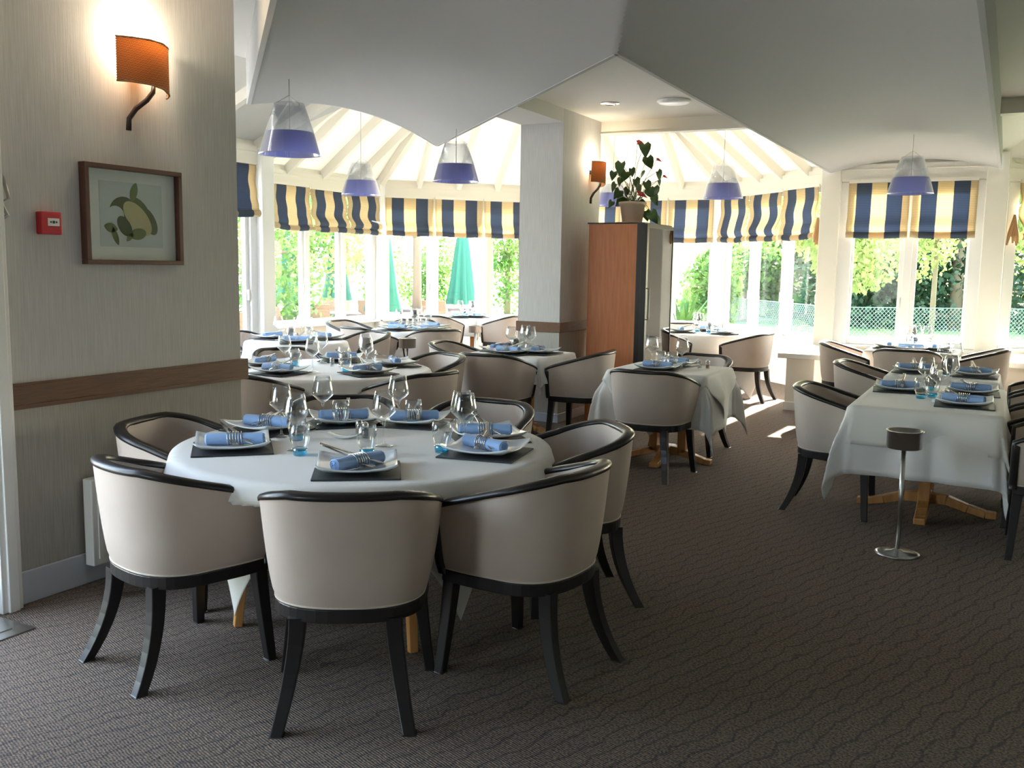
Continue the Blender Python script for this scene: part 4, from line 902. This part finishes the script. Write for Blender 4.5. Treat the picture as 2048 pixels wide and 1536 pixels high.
# right: dark evergreen hedge, lighter trees before it
for k, (px, Z, h, r_, m, lab) in enumerate(((1480, 32, 2.2, 1.8, 'leaf_mid', 'light shrub behind the wire fence outside the sunny diagonal windows'), (1600, 36, 3.0, 2.2, 'leaf_mid', 'leafy tree far behind the sunny diagonal windows'),
        (1730, 31, 7.5, 3.6, 'leaf_dark', 'dark evergreen outside the left one of the two right windows'), (1905, 29, 7.0, 3.4, 'leaf_dark', 'dark evergreen outside the right one of the two right windows'), (2075, 31, 7.5, 3.5, 'leaf_dark', 'dark evergreen at the right picture edge'),
        (1818, 36, 8.0, 3.6, 'leaf_dark', 'dark evergreen filling the gap behind the other two'))):
    tree('evergreen_tree' if 'ever' in lab else 'leafy_tree', *cw(px, Z), lab, 'tree', m, h, r_, 14000, .20, 40 + k, low=.05, trunk=.2)
for k, (px, Z, h, low, lab) in enumerate(((1672, 19, 4.0, .50, 'sunlit maple branches hanging outside the left of the two right windows'), (1860, 22, 5.2, .42, 'bright green tree before the evergreens in the right window'), (1560, 22, 4.4, .66, 'pale sunlit tree outside the sunny diagonal windows'), (2060, 20, 4.4, .4, 'light green tree at the far right behind the fence'))):
    tree('maple_tree', *cw(px, Z), lab, 'tree', 'leaf_bright', h, 1.4, 6500, .13, 60 + k, low=low, trunk=.07)
# spiky plant
root = empty('spiky_agave_plant', (*cw(1362, 19), -.15)); tag(root, 'large spiky agave-like plant outside beyond the wine cabinet', 'plant'); mb = MB(); rnd = random.Random(3)
for k in range(34):
    a = rnd.uniform(0, 2 * PI); e_ = rnd.uniform(.35, 1.35); L = rnd.uniform(.8, 1.25); d = Vector((math.cos(a) * math.cos(e_), math.sin(a) * math.cos(e_), math.sin(e_))); b_ = Vector((0, 0, .25)); q = d.cross(Vector((0, 0, 1))).normalized()
    mb.add([b_ - q * .03, b_ + q * .03, b_ + d * L * .55 + q * .055, b_ + d * L * .55 - q * .055, b_ + d * L - Vector((0, 0, .12))], [(0, 1, 2, 3), (3, 2, 4)])
mb.build('leaves', 'leaf_mid', root, solid=.004); MB().lathe([(0, 0), (.16, 0), (.18, .3), (.12, .34), (0, .34)], 16).build('stump', 'bark', root)
# closed parasols
def make_parasol():
    root = empty('closed_parasol'); mb = MB(); n = 32
    prof = [(.02, 2.62), (.05, 2.55), (.12, 2.2), (.17, 1.7), (.22, 1.2), (.28, .86), (.27, .84)]
    V = [(r_ * (1 + .28 * math.cos(8 * 2 * PI * k / n) * min(1, (2.7 - z) / 1.2)) * math.cos(2 * PI * k / n), r_ * (1 + .28 * math.cos(8 * 2 * PI * k / n) * min(1, (2.7 - z) / 1.2)) * math.sin(2 * PI * k / n), z) for r_, z in prof for k in range(n)]
    mb.add(V, [(i * n + k, i * n + (k + 1) % n, (i + 1) * n + (k + 1) % n, (i + 1) * n + k) for i in range(len(prof) - 1) for k in range(n)]); mb.build('canopy', 'parasol', root, smooth=True)
    MB().tube([(0, 0, 0), (0, 0, 2.7)], .025, 10).build('pole', 'bark', root); MB().lathe([(0, 0), (.26, 0), (.26, .06), (.05, .09), (0, .09)], 20).build('base', 'slats', root); return root
PA = Proto(make_parasol())
for px, Z, sc_, lab in ((765, 17.2, 1.0, 'closed green parasol behind the post between the two left bay sides'), (922, 20.5, 1.02, 'closed green parasol on the terrace left of the column'), (578, 21, .95, 'closed green parasol outside the second left bay window'), (672, 22, 1.0, 'closed green parasol outside the third left bay window')):
    PA.put((*cw(px, Z), -.15), px, lab, 'parasol', 'closed green parasols', scale=(sc_, sc_, sc_))
# terrace furniture
def make_wchair():
    root = empty('wicker_garden_chair'); MB().box(-.27, .27, -.26, .26, .38, .45).build('seat', 'wicker', root, bev=.01)
    MB().add([(-.27, -.26, .45), (.27, -.26, .45), (.27, -.20, .45), (-.27, -.20, .45), (-.26, -.38, .95), (.26, -.38, .95), (.26, -.33, .95), (-.26, -.33, .95)], [(0, 3, 2, 1), (4, 5, 6, 7), (0, 1, 5, 4), (1, 2, 6, 5), (2, 3, 7, 6), (3, 0, 4, 7)]).build('backrest', 'wicker', root, bev=.01)
    for sx in (-1, 1):
        MB().box(sx * .27 - .03, sx * .27 + .03, -.26, .26, .60, .65).box(sx * .27 - .025, sx * .27 + .025, .2, .26, .45, .60).build('armrest', 'wicker', root, bev=.008)
        for sy in (-1, 1): MB().box(sx * .24 - .025, sx * .24 + .025, sy * .23 - .025, sy * .23 + .025, 0, .38).build('leg', 'wicker', root)
    return root
WC = Proto(make_wchair())
for k, (px, Z, f, lab) in enumerate(((560, 16.5, 0, 'brown wicker chair outside nearest the left post'), (628, 17.5, 40, 'brown wicker chair outside the second left bay window'), (650, 20, 200, 'brown wicker chair beyond the nearer one under the maple'), (715, 17.2, 150, 'tan wicker chair leaning by the large parasol'),
        (748, 19.8, 20, 'brown wicker chair right behind the large parasol'), (828, 19, 100, 'brown wicker chair before the low terrace table'), (878, 20, 10, 'brown wicker chair left of the second parasol'), (978, 19, 300, 'brown wicker chair right of the second parasol'), (492, 14.5, 60, 'brown wicker chair outside right beside the left wall end'))):
    WC.put((*cw(px, Z), -.15), R(f), lab, 'chair', 'wicker terrace chairs')
def make_wtable():
    root = empty('slatted_garden_table'); mb = MB()
    for k in range(9): mb.box(-.45, .45, -.45 + k * .1, -.36 + k * .1, .70, .725)
    mb.build('slatted_top', 'slats', root); MB().box(-.42, .42, -.42, .42, .66, .70).build('apron', 'slats', root)
    for sx in (-1, 1):
        for sy in (-1, 1): MB().box(sx * .38 - .03, sx * .38 + .03, sy * .38 - .03, sy * .38 + .03, 0, .66).build('leg', 'slats', root)
    return root
WT = Proto(make_wtable())
for px, Z, lab in ((590, 18.5, 'dark slatted table between the first wicker chairs outside'), (672, 18.8, 'dark slatted table under the maple on the terrace'), (815, 21, 'dark slatted table outside right of the bay corner post'), (850, 18, 'dark slatted table close outside the far left diagonal windows'), (930, 22, 'dark slatted table behind the second parasol')):
    WT.put((*cw(px, Z), -.15), R(px % 45), lab, 'table', 'slatted terrace tables')
# chain link fence
root = empty('chain_link_fence', (0, 0, -.2)); tag(root, 'green-grey chain link fence across the lawn outside the right windows', 'fence')
A = Vector((*cw(1405, 26), 0)); B = Vector((*cw(1660, 19), 0)); C_ = Vector((*cw(2120, 19.5), 0))
def panel(a, b_, H_=1.0, st=.085):
    L = (b_ - a).length; d = (b_ - a) / L; mb = MB(); n = int(L / st); k_ = H_
    for i in range(-int(H_ / st), n):
        for sgn in (1, -1):
            u0 = i * st; u1 = u0 + H_; v0, v1 = (0, H_) if sgn > 0 else (H_, 0)
            if u0 < 0: v0 = v0 + (v1 - v0) * (-u0 / H_); u0 = 0
            if u1 > L: v1 = v0 + (v1 - v0) * ((L - u0) / (u1 - u0)); u1 = L
            if u1 - u0 > .02: mb.bar(a + d * u0 + Vector((0, 0, v0 + .03)), a + d * u1 + Vector((0, 0, v1 + .03)), .006, .006)
    mb.build('wire_mesh', 'fence', root)
    MB().tube([a + Vector((0, 0, H_ + .03)), b_ + Vector((0, 0, H_ + .03))], .008, 5).build('top_wire', 'fence', root)
panel(A, B); panel(B, C_)
for a, b_, n in ((A, B, 4), (B, C_, 3)):
    for i in range(n + (1 if a is B else 0)): p = a.lerp(b_, i / n); MB().tube([p, p + Vector((0, 0, 1.12))], .025, 8).build('fence_post', 'fence', root)
